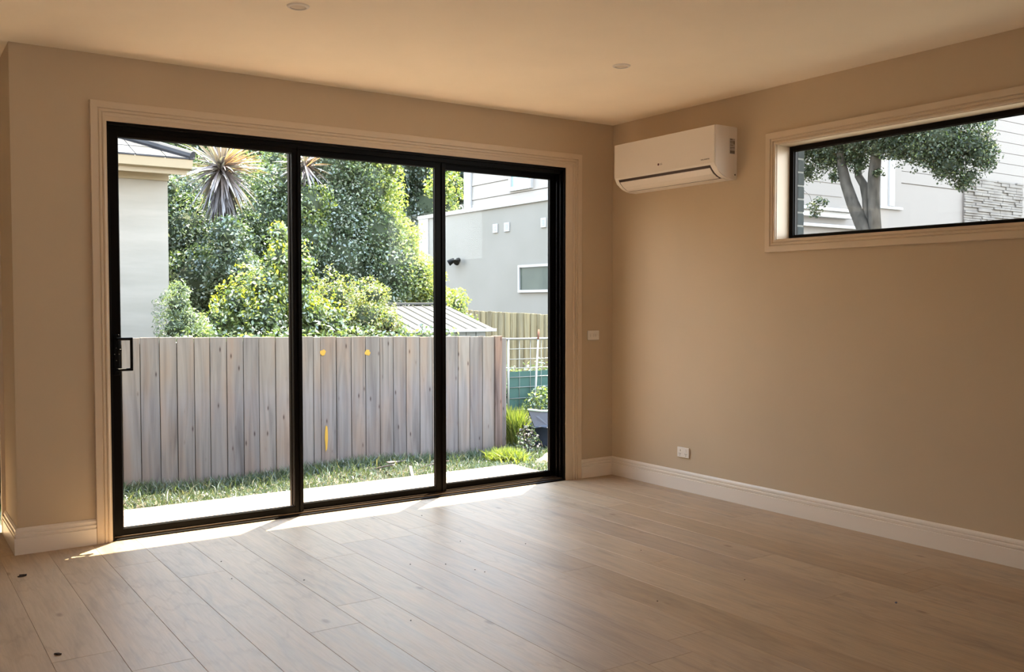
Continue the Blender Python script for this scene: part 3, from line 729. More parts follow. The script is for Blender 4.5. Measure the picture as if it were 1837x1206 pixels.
# ------------------------------------------------------------------ wire gate, pole, tub, mound
gate = thing('wire_gate', 'galvanised wire mesh gate with round top rail beyond the fence end', 'gate', (1.20, 3.45, -.42))
bm = bmesh.new(); tube(bm, [(.06, 0, 1.335), (1.0, 0, 1.325), (1.9, .0, 1.30)], .013, 10); bobj('top_rail', bm, M['galv'], gate, True)
for x in (.165, 1.9):
    bm = bmesh.new(); cyl(bm, (x, 0, .0), (x, 0, 1.33), .013, .013, 10); bobj('upright', bm, M['galv'], gate, True)
for z in (1.215, 1.095, .99, .885, .765, .635, .50, .36, .2):
    bm = bmesh.new(); tube(bm, [(.165, 0, z), (1.0, random.uniform(-.01, .01), z - .004), (1.9, 0, z)], .0048, 6); bobj('wire', bm, M['galv'], gate, True)
for i in range(11):
    x = .165 + .158 * (i + 1); bm = bmesh.new(); cyl(bm, (x, 0, .2), (x, 0, 1.325), .0028, .0028, 6); bobj('wire', bm, M['galv'], gate, True)
# green shade cloth on the lower half
gc = mat('green_shade_cloth', (.035, .085, .075), .9); B('shade_cloth', .17, .75, .010, .013, .45, .95, gc, gate, label='green shade cloth tied behind the wires')
pole = thing('steel_stake', 'pale steel stake with rusty tip leaning on the wire gate', 'stake', (1.60, 3.30, -.42))
bm = bmesh.new(); cyl(bm, (0, 0, 0), (.165, .11, 1.32), .013, .012, 10); bobj('shaft', bm, M['galv'], pole, True)
bm = bmesh.new(); cyl(bm, (.165, .11, 1.32), (.182, .12, 1.44), .0125, .010, 10); bobj('tip', bm, M['rust'], pole, True, label='rusty tip')
tub = thing('plastic_tub', 'dark navy plastic tub with a sagging torn rim beside the wire gate', 'tub', (1.60, 3.02, -.40))
bm = bmesh.new(); n = 24
pr = [(.19, 0), (.23, .16), (.25, .34), (.262, .345), (.24, .34), (.21, .1), (0, .06)]
rings = [[bm.verts.new((r * math.cos(2 * math.pi * i / n) * 1.15, r * math.sin(2 * math.pi * i / n), z + (.03 * math.sin(3 * i) if .1 < z < .4 else 0) * .3)) for i in range(n)] for r, z in pr[:-1]]
for A, C in zip(rings, rings[1:]):
    for i in range(n): bm.faces.new([A[i], A[(i + 1) % n], C[(i + 1) % n], C[i]])
bm.faces.new(rings[0][::-1]); bm.faces.new(rings[-1]); bobj('body', bm, M['bin'], tub, True)
bm = bmesh.new()
P = [(-.27, -.02, .53), (-.08, .0, .50), (.30, .02, .45), (.28, -.02, .36), (.02, -.05, .32), (-.20, -.04, .34)]
A = [bm.verts.new(p) for p in P]; C = [bm.verts.new((p[0], p[1] + .012, p[2])) for p in P]
bm.faces.new(A); bm.faces.new(C[::-1])
for i in range(6): bm.faces.new([A[i], C[i], C[(i + 1) % 6], A[(i + 1) % 6]])
bobj('torn_flap', bm, M['bin'], tub)
bm = bmesh.new(); tube(bm, [(-.28, -.03, .535), (-.08, -.01, .505), (.34, .02, .475)], .012, 8); bobj('rim', bm, M['rim'], tub, True, label='pale green rim')
bm = bmesh.new(); n = 20; m_ = 6
G = [[bm.verts.new((.24 * (j / m_) * math.cos(6.283 * i / n) * random.uniform(.9, 1.1), .16 * (j / m_) * math.sin(6.283 * i / n), .13 * (1 - (j / m_) ** 2) * random.uniform(.7, 1.15) - .02)) for i in range(n)] for j in range(1, m_ + 1)]
c0 = bm.verts.new((0, 0, .12))
for i in range(n): bm.faces.new([c0, G[0][i], G[0][(i + 1) % n]])
for A, C in zip(G, G[1:]):
    for i in range(n): bm.faces.new([A[i], C[i], C[(i + 1) % n], A[(i + 1) % n]])
o = bobj('soil_mound', bm, M['mound'], None, True); o.location = (1.12, 2.28, gz(1.12, 2.28)); tag(o, 'small sandy soil mound beyond the right end of the deck', 'soil mound')
# weeds around the gate and the dead stalks
plant('weed_clump', 'leafy grey-green weed clump in front of the wire gate', 'weed', [(1.72, 3.28, .24, .11), (1.90, 3.35, .22, .13), (2.1, 3.35, .25, .16), (1.60, 3.3, .15, .10)], (1.8, 3.3, -.4), .045, 900, [M['l_mid'], M['weed'], M['l_grey']], by_prob(.4, .2, .4), core=0)
plant('dry_weed', 'dry dark brambly weed between tall grass and the navy tub', 'weed', [(1.20, 2.85, -.12, .10), (1.14, 2.8, -.25, .10), (1.26, 2.85, -.27, .10)], (1.2, 2.85, -.4), .035, 1500, [M['l_mid'], M['cord_d'], M['l_shade']], by_prob(.2, .5, .3), core=0)
plant('green_shrub', 'dark blue-green shrub seen through the wire gate', 'shrub', [(2.3, 4.6, .15, .30), (2.75, 4.7, .10, .32), (3.2, 4.8, .12, .34), (2.0, 4.6, -.05, .3), (3.0, 4.6, -.2, .35)], (2.5, 4.7, -.42), .05, 600, [M['l_dark'], M['l_mid'], M['l_grey']], by_prob(.5, .3, .2))

# ------------------------------------------------------------------ garden shed
sy, sy2, sxr, sxl = 5.0, 6.29, 2.19, .35
shed = thing('garden_shed', 'low metal garden shed with ribbed pale roof behind the paling fence', 'shed', (0, 0, -.45))
zE, zR = .986 + .45, 1.30 + .45
def roof_z(y): return zE + (zR - zE) * (y - sy) / (sy2 - sy)
bm = bmesh.new(); A = [(sxl, sy, zE), (sxr, sy, zE), (sxr, sy2, zR), (sxl, sy2, zR)]
vs = [bm.verts.new(p) for p in A]; vb = [bm.verts.new((p[0], p[1], p[2] - .008)) for p in A]
bm.faces.new(vs); bm.faces.new(vb[::-1])
for i in range(4): bm.faces.new([vs[i], vb[i], vb[(i + 1) % 4], vs[(i + 1) % 4]])
bobj('roof_sheet', bm, M['zinc'], shed)
x = sxl + .02
while x < sxr:
    bm = bmesh.new()
    extrude_profile(bm, [(-.014, 0), (-.008, .013), (.008, .013), (.014, 0)], lambda u, v, t, x=x: (x + u, t, roof_z(t) + v), sy, sy2); bobj('roof_rib', bm, M['zinc'], shed); x += .155
B('gutter', sxl, sxr + .02, sy - .03, sy + .0, zE - .035, zE + .004, M['extwhite'], shed, .003)
B('ridge_cap', sxl, sxr, sy2 - .04, sy2 + .06, zR + .01, zR + .04, M['zinc'], shed, .003)
for k in range(11):
    x0 = sxl + .05 + k * .155
    B('wall_panel', x0, x0 + .150, sy + .08, sy + .095, 0, zE + .0, M['shedwall'], shed, .004)
B('shed_core', sxl + .05, sxr - .12, sy + .096, sy2 + .9, 0, zE - .02, M['shedwall'], shed)
bm = bmesh.new(); vs = [(sxl, sy2, zR), (sxr, sy2, zR), (sxr, sy2 + 1.1, zE), (sxl, sy2 + 1.1, zE)]
a = [bm.verts.new(p) for p in vs]; b_ = [bm.verts.new((p[0], p[1], p[2] - .008)) for p in vs]; bm.faces.new(a); bm.faces.new(b_[::-1])
for i in range(4): bm.faces.new([a[i], b_[i], b_[(i + 1) % 4], a[(i + 1) % 4]])
bobj('rear_roof_sheet', bm, M['zinc'], shed)

# ------------------------------------------------------------------ tall boundary fence
tf = thing('boundary_fence', 'tall treated pine paling fence below the grey rendered building', 'fence', (4.4, 0, -.75))
y = 4.6; k = 0
while y < 13.5:
    back = k % 2
    o = B('paling', .016 if back else .0, .032 if back else .016, -.062, .062, 0, 1.89 + random.uniform(-.006, .006) + max(0, (y - 6.7)) * .022, M['tallpal'], tf, .002); o.location = (0, y, 0)
    y += .098; k += 1
for z in (.3, 1.6): B('rail', .034, .08, 4.6, 13.5, z, z + .07, M['rail'], tf)

# ------------------------------------------------------------------ grey rendered building on the right
bl = thing('rendered_building', 'pale grey rendered two-storey building behind the tall pine fence', 'building', (8, 0, -.9))
zt = 3.66 + .9
B('lower_wall', 0, 1.6, 9.6, 17.62, 0, zt, M['render'], bl)
B('parapet_cap', -.05, 1.6, 9.55, 17.70, zt, zt + .10, M['extwhite'], bl, .01)
B('corner_strip', -.03, .1, 17.12, 17.67, 0, zt, M['extwhite'], bl, .005)
B('upper_wall', .10, 1.6, 9.6, 15.05, zt + .08, zt + 3.2, M['clad'], bl)
B('corner_board', .02, .14, 14.98, 15.32, zt + .1, zt + 3.2, M['extwhite'], bl, .01)
z = zt + .13 - .02; zz = [zt + .10, zt + .315, zt + .675, zt + 1.035, zt + 1.395, zt + 1.755, zt + 2.115, zt + 2.475]
for z0, z1 in zip(zz, zz[1:]):
    bm = bmesh.new(); extrude_profile(bm, [(.10, z0), (.060, z0 + .002), (.080, z1 - .012), (.10, z1 - .012)], lambda u, v, t: (u, t, v), 9.6, 14.98)
    bobj('cladding_board', bm, M['clad'], bl)
def extwin(parent, y0, y1, z0, z1, x, gm, fr=.07):
    w_ = bobj_empty('window', parent)
    bm = bmesh.new(); box(bm, x - .05, x + .03, y0, y0 + fr, z0, z1); box(bm, x - .05, x + .03, y1 - fr, y1, z0, z1); box(bm, x - .05, x + .03, y0 + fr, y1 - fr, z1 - fr, z1); box(bm, x - .05, x + .03, y0 + fr, y1 - fr, z0, z0 + fr)
    bobj('window_frame', bm, M['extwhite'], w_); B('pane', x - .01, x + .0, y0 + fr, y1 - fr, z0 + fr, z1 - fr, gm, w_)
def bobj_empty(name, parent):
    o = bpy.data.objects.new(name, None); COL.objects.link(o); o.parent = parent; return o
extwin(bl, 10.6, 12.74, 1.58 + .9, 2.23 + .9, -.01, M['darkglass'], .06)
extwin(bl, 12.28, 13.22, 4.02 + .9, 5.1 + .9, .05, M['blueglass'], .10)
for y0, y1 in ((13.66, 13.87), (13.15, 13.37), (11.66, 11.86)):
    v_ = B('wall_vent', -.03, 0, y0, y1, 3.06 + .9, 3.28 + .9, M['extwhite'], bl, .004)
    for j in range(4): B('louvre', -.036, -.028, y0 + .05, y1 - .05, 3.06 + .9 + .045 + j * .036, 3.06 + .9 + .065 + j * .036, M['vent'], v_)
fl = bobj_empty('flood_light', bl)
bm = bmesh.new(); cyl(bm, (0, 15.50, 2.46 + .9), (-.12, 15.50, 2.46 + .9), .05, .05, 12); bobj('mount', bm, M['galv'], fl)
for dy in (-.13, .10):
    bm = bmesh.new(); cyl(bm, (-.10, 15.50 + dy, 2.47 + .9), (-.22, 15.52 + dy * 1.7, 2.38 + .9), .055, .085, 12); bobj('lamp_head', bm, M['black2'], fl)

# ------------------------------------------------------------------ cream house on the left
ch = thing('cream_house', 'cream bagged-brick house corner with slate hip roof beyond the fence', 'house', (0, 0, -.4))
B('wall', -9, -2.06, 5.0, 12, 0, 3.17, M['bagged'], ch)
B('eave_lining', -9, -1.96, 4.72, 12.2, 3.165, 3.185, M['cream'], ch)
B('frieze_board', -9, -2.05, 4.975, 5.0, 3.06, 3.165, M['cream'], ch, .003)
B('fascia', -9, -1.93, 4.70, 4.72, 3.10, 3.24, M['cream'], ch, .003)
bm = bmesh.new(); extrude_profile(bm, [(4.70, 3.15), (4.61, 3.16), (4.59, 3.25), (4.60, 3.26), (4.61, 3.17), (4.70, 3.16)], lambda u, v, t: (t, u, v), -9, -1.90); bobj('gutter', bm, M['cream'], ch)
# hip roof: corner (-1.90, 4.62), rising to the back left
zc = 3.25; pitch = .42
bm = bmesh.new(); h = bm.verts.new((-1.90, 4.60, zc)); a = bm.verts.new((-9, 4.60, zc)); b_ = bm.verts.new((-5.5, 8.2, zc + 3.6 * pitch)); c = bm.verts.new((-9, 8.2, zc + 3.6 * pitch)); d = bm.verts.new((-1.90, 12, zc)); e = bm.verts.new((-5.5, 12, zc + 3.6 * pitch))
bm.faces.new([h, b_, c, a]); bm.faces.new([h, d, e, b_]); bobj('roof_deck', bm, M['tile'], ch)
for r_ in range(12):
    y0 = 4.58 + r_ * .30; z0 = zc + (y0 - 4.60) * pitch; xr = -1.90 - (y0 - 4.6)
    x = xr
    while x > -4.6:
        x0 = x - .30
        bm = bmesh.new(); pts = [(x0 + .004, y0, z0 + .012), (x - .004, y0, z0 + .012), (x - .004, y0 + .33, z0 + .012 + .33 * pitch - .006), (x0 + .004, y0 + .33, z0 + .012 + .33 * pitch - .006)]
        A = [bm.verts.new(p) for p in pts]; C = [bm.verts.new((p[0], p[1], p[2] + .016)) for p in pts]
        bm.faces.new(A[::-1]); bm.faces.new(C)
        for i in range(4): bm.faces.new([A[i], A[(i + 1) % 4], C[(i + 1) % 4], C[i]])
        bobj('tile', bm, M['tile'], ch); x -= .30
bm = bmesh.new(); tube(bm, [(-1.90, 4.60, zc + .04), (-5.5, 8.2, zc + 3.6 * pitch + .04)], .055, 10); bobj('hip_capping', bm, M['tile'], ch)

# ------------------------------------------------------------------ garden plants beyond the fence
def darklit(yth):
    return lambda d, s, P: np.where(rng.uniform(size=len(d)) < .55, 0, 1)
GREY = [(-2.22, 4.2, 1.075, .17), (-2.184, 4.2, 1.329, .16), (-2.092, 4.2, 1.159, .15), (-2.144, 4.2, 1.471, .08), (-2.0, 4.2, 1.0, .16), (-2.2, 4.2, .8, .2), (-2.0, 4.2, .7, .2)]
plant('grey_green_shrub', 'feathery grey-green shrub against the cream house corner', 'shrub', GREY, (-2.15, 4.2, -.36), .035, 3000, [M['l_grey'], M['l_mid']], by_prob(.8, .2), aspect=.25, core=.5, trunks=[(((-2.15, 4.2, -.36), (-2.16, 4.2, .9)), (.02, .012))])
PIT = [(-.925, 4.7, 2.12, .13), (-.895, 4.7, 1.833, .22), (-1.138, 4.7, 1.547, .24), (-1.411, 4.7, 1.328, .23), (-1.629, 4.7, 1.115, .18), (-1.129, 4.7, 1.172, .30), (-.734, 4.7, 1.328, .29), (-.533, 4.7, 1.166, .23), (-.582, 4.7, 1.78, .09), (-.60, 4.7, 1.60, .09), (-.291, 4.7, 1.131, .20), (-1.3, 4.7, .85, .35), (-.8, 4.7, .85, .35)]
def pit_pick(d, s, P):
    new_growth = (d[:, 2] > .15) & (s > .8) & (P[:, 2] > 1.15); r = rng.uniform(size=len(d))  # upper outer leaves carry the yellow new growth
    return np.where(new_growth & (r < .42), 2, np.where(r < .7, 0, 1))
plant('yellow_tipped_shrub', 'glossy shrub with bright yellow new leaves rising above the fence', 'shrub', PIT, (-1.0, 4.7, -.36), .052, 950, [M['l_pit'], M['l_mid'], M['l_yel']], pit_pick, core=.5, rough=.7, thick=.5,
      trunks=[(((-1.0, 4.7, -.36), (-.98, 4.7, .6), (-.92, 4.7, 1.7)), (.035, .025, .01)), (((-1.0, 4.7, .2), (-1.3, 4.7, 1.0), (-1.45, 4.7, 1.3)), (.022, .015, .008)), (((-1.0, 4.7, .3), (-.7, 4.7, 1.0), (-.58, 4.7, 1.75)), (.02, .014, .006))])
HEDGE = [(-1.217, 7.5, 2.274, .42), (-1.147, 7.5, 1.517, .53), (-.688, 7.5, 2.064, .54), (-.379, 7.5, 1.523, .47), (-.046, 7.5, 2.481, .48), (.124, 7.5, 2.969, .36), (-.776, 7.5, 1.21, .47), (.295, 7.7, 3.402, .30), (-1.5, 7.5, 2.869, .25), (-1.6, 7.6, 2.2, .5), (-1.03, 6.1, 2.15, .24), (-1.0, 6.1, 1.75, .3), (-.8, 6.9, 1.7, .45), (-1.2, 6.9, 1.6, .4), (-1.0, 7.9, 2.8, .45), (-.45, 7.9, 2.9, .45), (.30, 6.95, 2.75, .28), (.3, 7.0, 2.3, .35), (.2, 7.6, 1.9, .5)]
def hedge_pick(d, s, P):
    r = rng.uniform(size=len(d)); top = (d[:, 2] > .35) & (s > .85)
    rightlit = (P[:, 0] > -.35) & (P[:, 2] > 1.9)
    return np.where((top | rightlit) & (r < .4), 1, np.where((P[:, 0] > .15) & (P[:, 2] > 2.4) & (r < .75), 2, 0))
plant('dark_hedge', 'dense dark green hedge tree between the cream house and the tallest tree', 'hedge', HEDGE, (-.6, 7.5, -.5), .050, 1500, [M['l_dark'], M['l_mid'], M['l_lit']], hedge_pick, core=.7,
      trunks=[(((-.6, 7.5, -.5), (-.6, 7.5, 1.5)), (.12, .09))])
BIG = [(.723, 7.5, 3.336, .49), (.982, 7.5, 2.696, .62), (1.44, 7.5, 3.142, .51), (1.621, 7.5, 2.391, .62), (1.903, 7.5, 1.885, .54), (.976, 7.5, 1.949, .67), (1.80, 7.5, 3.425, .25), (2.293, 7.5, 1.718, .36), (2.592, 7.5, 1.368, .34), (1.335, 7.5, 1.367, .51), (2.05, 7.5, 2.237, .33), (1.0, 7.6, 3.8, .5), (1.5, 7.5, 3.7, .4)]
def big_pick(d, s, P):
    # sunlight on the right flank is painted as yellower leaf colours
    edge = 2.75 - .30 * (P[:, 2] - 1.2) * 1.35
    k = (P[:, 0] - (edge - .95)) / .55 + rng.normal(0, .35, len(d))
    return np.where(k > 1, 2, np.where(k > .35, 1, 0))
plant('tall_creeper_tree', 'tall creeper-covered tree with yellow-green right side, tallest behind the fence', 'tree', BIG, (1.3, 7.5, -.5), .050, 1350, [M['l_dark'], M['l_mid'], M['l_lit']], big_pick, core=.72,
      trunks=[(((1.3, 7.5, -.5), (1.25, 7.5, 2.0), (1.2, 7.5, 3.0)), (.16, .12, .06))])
CREEP = [(-.166, 4.9, 1.40, .24), (.197, 4.9, 1.145, .29), (-.025, 4.9, 1.058, .20), (.46, 4.85, 1.10, .19), (.62, 4.7, .98, .11), (.348, 4.95, 1.42, .18), (-.452, 4.9, 1.031, .16), (.0, 4.9, .8, .3)]
plant('trailing_creeper', 'yellow-brown trailing creeper spilling onto the shed roof', 'creeper', CREEP, (.1, 4.9, -.4), .036, 2300, [M['l_creep'], M['l_lit'], M['l_mid']], by_prob(.5, .25, .25), core=.6, rough=.7, trunks=[(((.1, 4.9, -.4), (.1, 4.9, .9)), (.03, .015))])
IVY = [(-2.2 + i * .22, 3.75 + .03 * (i % 3), .90 + .03 * math.sin(i * 1.7), .14) for i in range(14)]
plant('fence_ivy', 'low dark ivy strip growing just behind the fence top', 'ivy', IVY, (-.8, 3.75, -.36), .055, 700, [M['l_dark'], M['l_mid'], M['l_pit']], by_prob(.5, .3, .2), core=.5, trunks=[(((-.8, 3.75, -.36), (-.8, 3.75, .8)), (.02, .012))])
plant('round_bush', 'bright round bush between the shed and the grey building', 'bush', [(3.004, 7.5, 1.278, .27), (2.795, 7.5, 1.05, .29), (3.20, 7.5, .98, .20), (2.9, 7.5, .5, .4)], (2.95, 7.5, -.5), .055, 1100, [M['l_lit'], M['l_mid']], by_prob(.7, .3), trunks=[(((2.95, 7.5, -.5), (2.95, 7.5, .8)), (.05, .03))])
DARK = [(9.308, 22, 5.764, 1.27), (10.55, 22, 5.864, 1.3), (11.85, 22, 5.591, 1.14), (10.544, 22, 4.382, 1.3), (12.524, 22, 6.024, .96), (9.297, 22, 3.951, 1.09), (13.8, 22.5, 5.6, 1.3), (8.2, 22.3, 5.2, 1.2), (9.5, 22.4, 7.2, 1.4), (11.5, 22.4, 7.2, 1.4), (8.0, 22, 2.6, 1.3), (10.5, 22, 2.4, 1.4), (7.5, 22.4, 6.8, 1.3)]
plant('dark_background_tree', 'very dark tree far behind, above the grey building parapet', 'tree', DARK, (10.3, 22, -1.2), .12, 230, [M['l_shade'], M['l_dark']], by_prob(.8, .2), core=.8, trunks=[(((10.3, 22, -1.2), (10.3, 22, 4.5)), (.3, .2))])
BRIGHT = [(8.85, 17.9, 4.657, .36), (8.50, 17.9, 4.55, .14), (9.0, 18.0, 4.125, .30), (9.35, 18.2, 4.8, .42), (9.25, 18.2, 3.7, .4), (8.95, 18.3, 3.0, .5), (9.2, 18.3, 5.3, .36)]
plant('leafy_sapling', 'sunlit young tree with pale green leaves beside the upper storey corner', 'tree', BRIGHT, (9.0, 18.1, -1.0), .11, 260, [M['l_lit'], M['l_mid']], by_prob(.7, .3), core=.5, trunks=[(((9.0, 18.1, -1.0), (9.0, 18.1, 4.2)), (.08, .05))])
BACKL = [(-.509, 14, 4.5, .6), (.125, 14, 4.487, .5), (.561, 14, 4.438, .55), (1.129, 14, 4.75, .7), (1.95, 14, 4.8, .85), (2.684, 14, 4.87, .8), (-1.2, 14.2, 4.6, .7), (.2, 14.3, 3.6, .8), (1.4, 14.3, 3.7, .9), (2.8, 14.3, 3.7, 1.0), (3.6, 14.4, 4.8, 1.0), (.3, 14.3, 5.4, .9), (2.0, 14.3, 5.8, 1.0), (-1.3, 14.3, 5.5, .8), (4.5, 14.4, 3.6, 1.0), (3.6, 14.4, 6.2, .9)]
plant('background_tree', 'yellow-green background tree showing above the slate roof', 'tree', BACKL, (1.2, 14, -.9), .075, 420, [M['l_lit'], M['l_mid'], M['l_dark']], by_prob(.45, .3, .25), core=.75, trunks=[(((1.2, 14, -.9), (1.2, 14, 4.2)), (.25, .15))])
B('distant_fence', 5.6, 7.9, 19.5, 19.55, -1.0, 3.4, mat('blue_grey_fence_sheet', (.30, .37, .36), .6), label='blue-grey tall sheet fence behind the white building corner', category='fence')

# spiky cordylines: every blade its own part
def blade_mesh(L_, w_, droop, m, seed):
    r = random.Random(seed); bm = bmesh.new(); n = 5; rows = []
    for i in range(n + 1):
        t = i / n; ww = w_ * (.55 + 1.2 * t * (1 - t)) * (1 - t ** 4) + .001; x = L_ * t; z = -droop * L_ * t * t
        rows.append([bm.verts.new((x, -ww, z + ww * .35)), bm.verts.new((x, 0, z)), bm.verts.new((x, ww, z + ww * .35))])
    for A, C in zip(rows, rows[1:]):
        for k in (0, 1): bm.faces.new([A[k], C[k], C[k + 1], A[k + 1]])
    me = bpy.data.meshes.new('leaf_blade'); bm.to_mesh(me); bm.free(); me.materials.append(m)
    return me
def cordyline(label, c, R_, n, base):
    t = thing('cordyline', label, 'cordyline', (c[0], c[1], base))
    bm = bmesh.new(); tube(bm, [(0, 0, 0), (.05, 0, (c[2] - base) * .6), (0, 0, c[2] - base)], [.07, .05, .05], 9); bobj('trunk', bm, M['bark'], t, True)
    ms = {k: [blade_mesh(R_ * 1.08 * q, .017, dr, M[k], i) for i, (q, dr) in enumerate(((1, .12), (.9, .3), (.8, .05)))] for k in ('cord', 'cord_r', 'cord_w')}
    r = random.Random(int(R_ * 1000))
    dead = [blade_mesh(R_ * q, .015, .15, M['cord_d'], i) for i, q in enumerate((.75, .95))]
    for i in range(n // 3):                                          # skirt of dead hanging blades
        o = bpy.data.objects.new('dead_blade', r.choice(dead)); COL.objects.link(o); o.parent = t
        o.location = (0, 0, c[2] - base - r.uniform(.05, .25)); o.rotation_euler = (r.uniform(-.4, .4), r.uniform(.8, 1.45), r.uniform(0, 6.283))
    for i in range(n):
        az = r.uniform(0, 2 * math.pi); el = math.asin(max(-1, min(1, r.uniform(-1, .95) - (.25 if r.random() < .3 else 0))))
        k = 'cord_r' if el > .1 and math.cos(az) > 0 and r.random() < .7 else ('cord_w' if r.random() < (.38 if el > -.4 else .18) else 'cord')
        me = r.choice(ms[k])
        o = bpy.data.objects.new('leaf_blade', me); COL.objects.link(o); o.parent = t
        o.location = (0, 0, c[2] - base + r.uniform(-.06, .06)); o.rotation_euler = (r.uniform(-.5, .5), -el, az)
        s = r.uniform(.8, 1.1); o.scale = (s, s, s)
cordyline('spiky grey-brown cordyline head with reddish upper blades beside the slate roof', (-1.013, 6.5, 3.05), .62, 300, -.4)
cordyline('darker spiky cordyline head partly behind the top of the hedge', (.30, 6.95, 3.25), .40, 150, -.4)

# ------------------------------------------------------------------ view through the small window
cy = 6.0
h2 = thing('weatherboard_house', 'cream weatherboard house with stone veneer seen through the small window', 'house', (0, cy, -.5))
gzz = .5
B('render_wall', 9.65, 22, .0, 3.3, 0, 3.82 + gzz - .01, M['clad2'], h2)
B('upper_wall', 9.65, 22, .02, 3.3, 3.80 + gzz, 7.0 + gzz, M['clad2'], h2)
z = 3.826 + gzz
while z < 6.8:
    bm = bmesh.new(); extrude_profile(bm, [(.0, z), (-.014, z + .002), (-.010, z + .238), (.0, z + .238)], lambda u, v, t: (t, u, v), 12.96, 18.5)
    bobj('weatherboard', bm, M['clad2'], h2); z += .245
for z0 in (3.40, 3.655, 3.90, 4.15, 4.4):
    bm = bmesh.new(); extrude_profile(bm, [(.0, z0 + gzz), (-.014, z0 + gzz + .002), (-.010, z0 + gzz + .238), (.0, z0 + gzz + .238)], lambda u, v, t: (t, u, v), 9.65, 11.0)
    bobj('weatherboard', bm, M['clad2'], h2)
B('window_surround', 12.2, 12.97, -.06, 0, 3.25 + gzz, 3.31 + gzz, M['extwhite'], h2, .01)
B('mullion', 12.49, 12.66, -.07, 0, 3.31 + gzz, 4.9 + gzz, M['extwhite'], h2, .01)
B('window_panel', 12.25, 12.49, -.02, 0, 3.31 + gzz, 4.9 + gzz, M['clad'], h2); B('window_panel', 12.66, 12.95, -.02, 0, 3.31 + gzz, 4.9 + gzz, M['clad2'], h2)
for z0, z1, d_ in ((2.97, 3.02, .16), (3.02, 3.09, .10), (3.09, 3.15, .20)): B('cornice', 9.65, 11.15, -d_, 0, z0 + gzz, z1 + gzz, M['extwhite'], h2, .008)
B('lower_cornice', 9.65, 12.0, -.14, 0, 2.78 + gzz, 2.84 + gzz, M['extwhite'], h2, .008)
wn = bobj_empty('window', h2)
B('window_frame', 15.45, 16.45, -.06, 0, 5.20 + gzz, 6.4 + gzz, M['extwhite'], wn, .01); B('pane', 15.52, 15.92, -.07, -.055, 5.27 + gzz, 6.33 + gzz, M['darkglass'], wn); B('pane', 15.97, 16.38, -.07, -.055, 5.27 + gzz, 6.33 + gzz, M['darkglass'], wn)
# stone veneer: irregular ledge stones
sv = bobj_empty('stone_veneer', h2)
B('backing', 15.29, 17.76, -.02, 0, 2.0 + gzz, 4.12 + gzz, M['stonejoint'], sv)
zr = 2.72 + gzz; r = random.Random(4)
while zr < 4.10 + gzz:
    hh = r.uniform(.050, .080); x = 15.29
    while x < 17.70:
        l_ = min(r.uniform(.22, .55), 17.76 - x)
        B('stone', x + .003, x + l_ - .003, -.035 - r.uniform(0, .045), -.018, zr + .002, min(zr + hh - .003, 4.13 + gzz), M['stone'], sv, .008); x += l_
    zr += hh
can = thing('canopy', 'white-edged dark canopy corner low in the small window at the right', 'canopy', (16.6, 4.6, 2.6))
B('roof_panel', -.2, 4, -1.2, .2, .20, .24, M['darkglass'], can); 
bm = bmesh.new(); tube(bm, [(-.9, .1, .05), (-.2, .1, .26), (1.2, .1, .34), (4, .1, .36)], .05, 8); bobj('edge_beam', bm, M['extwhite'], can, True)
for x in (-.85, 3.9):
    bm = bmesh.new(); cyl(bm, (x, .1, -3.0), (x, .1, .1), .05, .05, 10); bobj('post', bm, M['extwhite'], can, True)

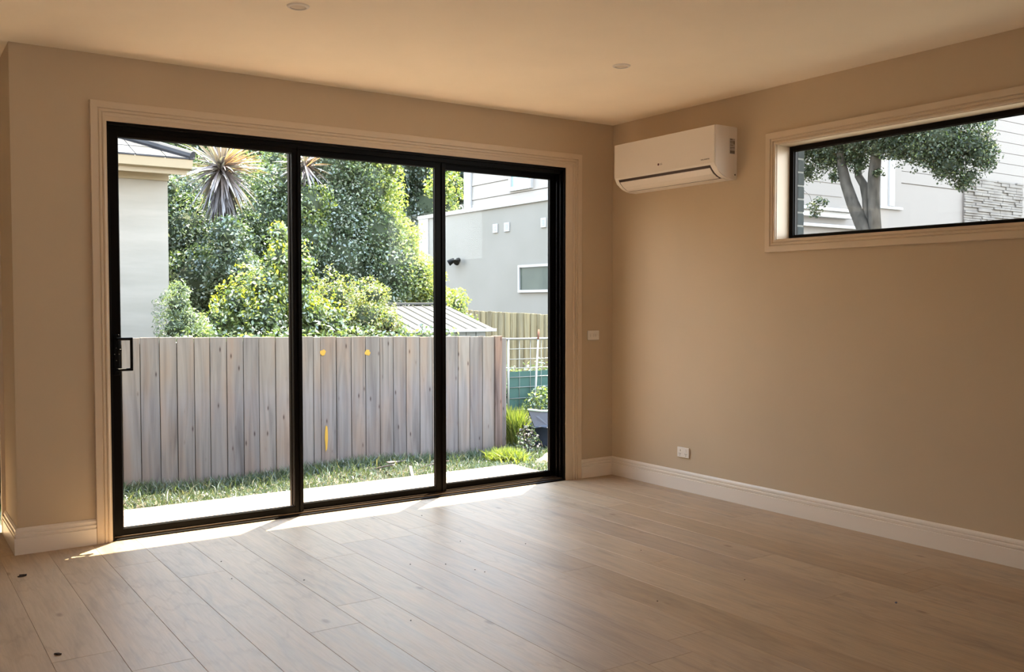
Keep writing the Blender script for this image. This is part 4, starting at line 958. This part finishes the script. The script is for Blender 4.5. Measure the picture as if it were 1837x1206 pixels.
def tj(p, dx=0): return (p[0] + dx, p[1], p[2])
Lt = [(4.0, .520, -.45), (4.0, .53, 1.2), (4.0, .560, 1.95), (4.0, .574, 2.101), (4.0, .622, 2.20), (4.0, .722, 2.404), (4.0, .809, 2.622), (4.0, .861, 2.809), (4.0, .885, 3.053), (4.0, .909, 3.5)]
Rt = [(4.06, .500, -.45), (4.06, .49, 1.2), (4.05, .473, 2.0), (4.05, .490, 2.2), (4.05, .508, 2.474), (4.05, .500, 2.708), (4.05, .470, 2.95), (4.05, .44, 3.5)]
M1 = [(4.07, .50, 1.9), (4.07, .575, 2.25), (4.07, .600, 2.45), (4.07, .640, 2.60), (4.08, .712, 2.70), (4.1, .749, 2.9), (4.1, .767, 3.3)]
M2 = [(4.07, .585, 2.38), (4.07, .550, 2.50), (4.07, .505, 2.66)]
BR = [(4.0, .02, 3.2), (4.0, -.016, 3.04), (4.0, -.06, 2.966), (4.0, -.158, 2.842), (4.0, -.289, 2.77), (4.0, -.5, 2.70)]
TREE = [(4, 1.14, 2.965, .17), (4, 1.014, 3.04, .22), (4, 1.35, 3.05, .17), (4.1, .85, 2.98, .15), (4.1, .70, 2.90, .12), (4.0, -.2, 2.84, .13), (4, 1.32, 2.80, .085), (4, .938, 2.71, .06), (4, .662, 3.03, .16), (4, .40, 2.97, .14), (4, .264, 2.975, .14), (4, .66, 2.80, .07), (4, .42, 2.70, .05), (4, -.109, 2.96, .24), (4, -.344, 2.95, .25), (4, -.571, 2.85, .21), (4, -.711, 2.72, .13), (4, -.435, 2.67, .16), (4, -.29, 2.74, .15), (4, -.466, 2.50, .07), (4, -.60, 2.54, .08), (4, .073, 2.90, .14), (4, 0, 3.3, .4), (4, .6, 3.4, .4), (4, 1.2, 3.4, .35), (4, -.30, 3.3, .33), (4.3, .3, 3.3, .4)]
plant('street_tree', 'small-leaved tree with forked grey trunk outside the small window', 'tree', TREE, (4.0, .52, -.45), .034, 3300, [M['l_tree'], M['l_mid']], by_prob(.93, .07), core=.5, dy=.6, axis=0, thick=.7, rough=.75,
      trunks=[(Lt, [.10, .095, .085, .076, .072, .066, .060, .054, .048, .04]), (Rt, [.10, .09, .074, .068, .064, .062, .056, .045]), (M1, [.055, .055, .05, .044, .04, .034, .028]), (M2, [.028, .024, .02]), (BR, [.012, .011, .010, .009, .008, .006])])
SPR = [(3.2, .594, 2.306, .075), (3.2, .541, 2.369, .045), (3.2, .47, 2.345, .035), (3.2, .60, 2.24, .045)]
plant('hanging_twig', 'thin hanging twig with a small leaf cluster left of the forked trunk', 'twig', SPR, (3.2, .60, 2.30), .036, 1500, [M['l_tree']], by_prob(1), core=0, axis=0, thick=.9, trunks=[(((3.2, .60, 2.28), (3.2, .66, 2.43), (3.2, .78, 2.53), (3.2, .95, 2.75), (3.6, 1.1, 3.1)), (.0025, .0025, .0025, .003, .004))])
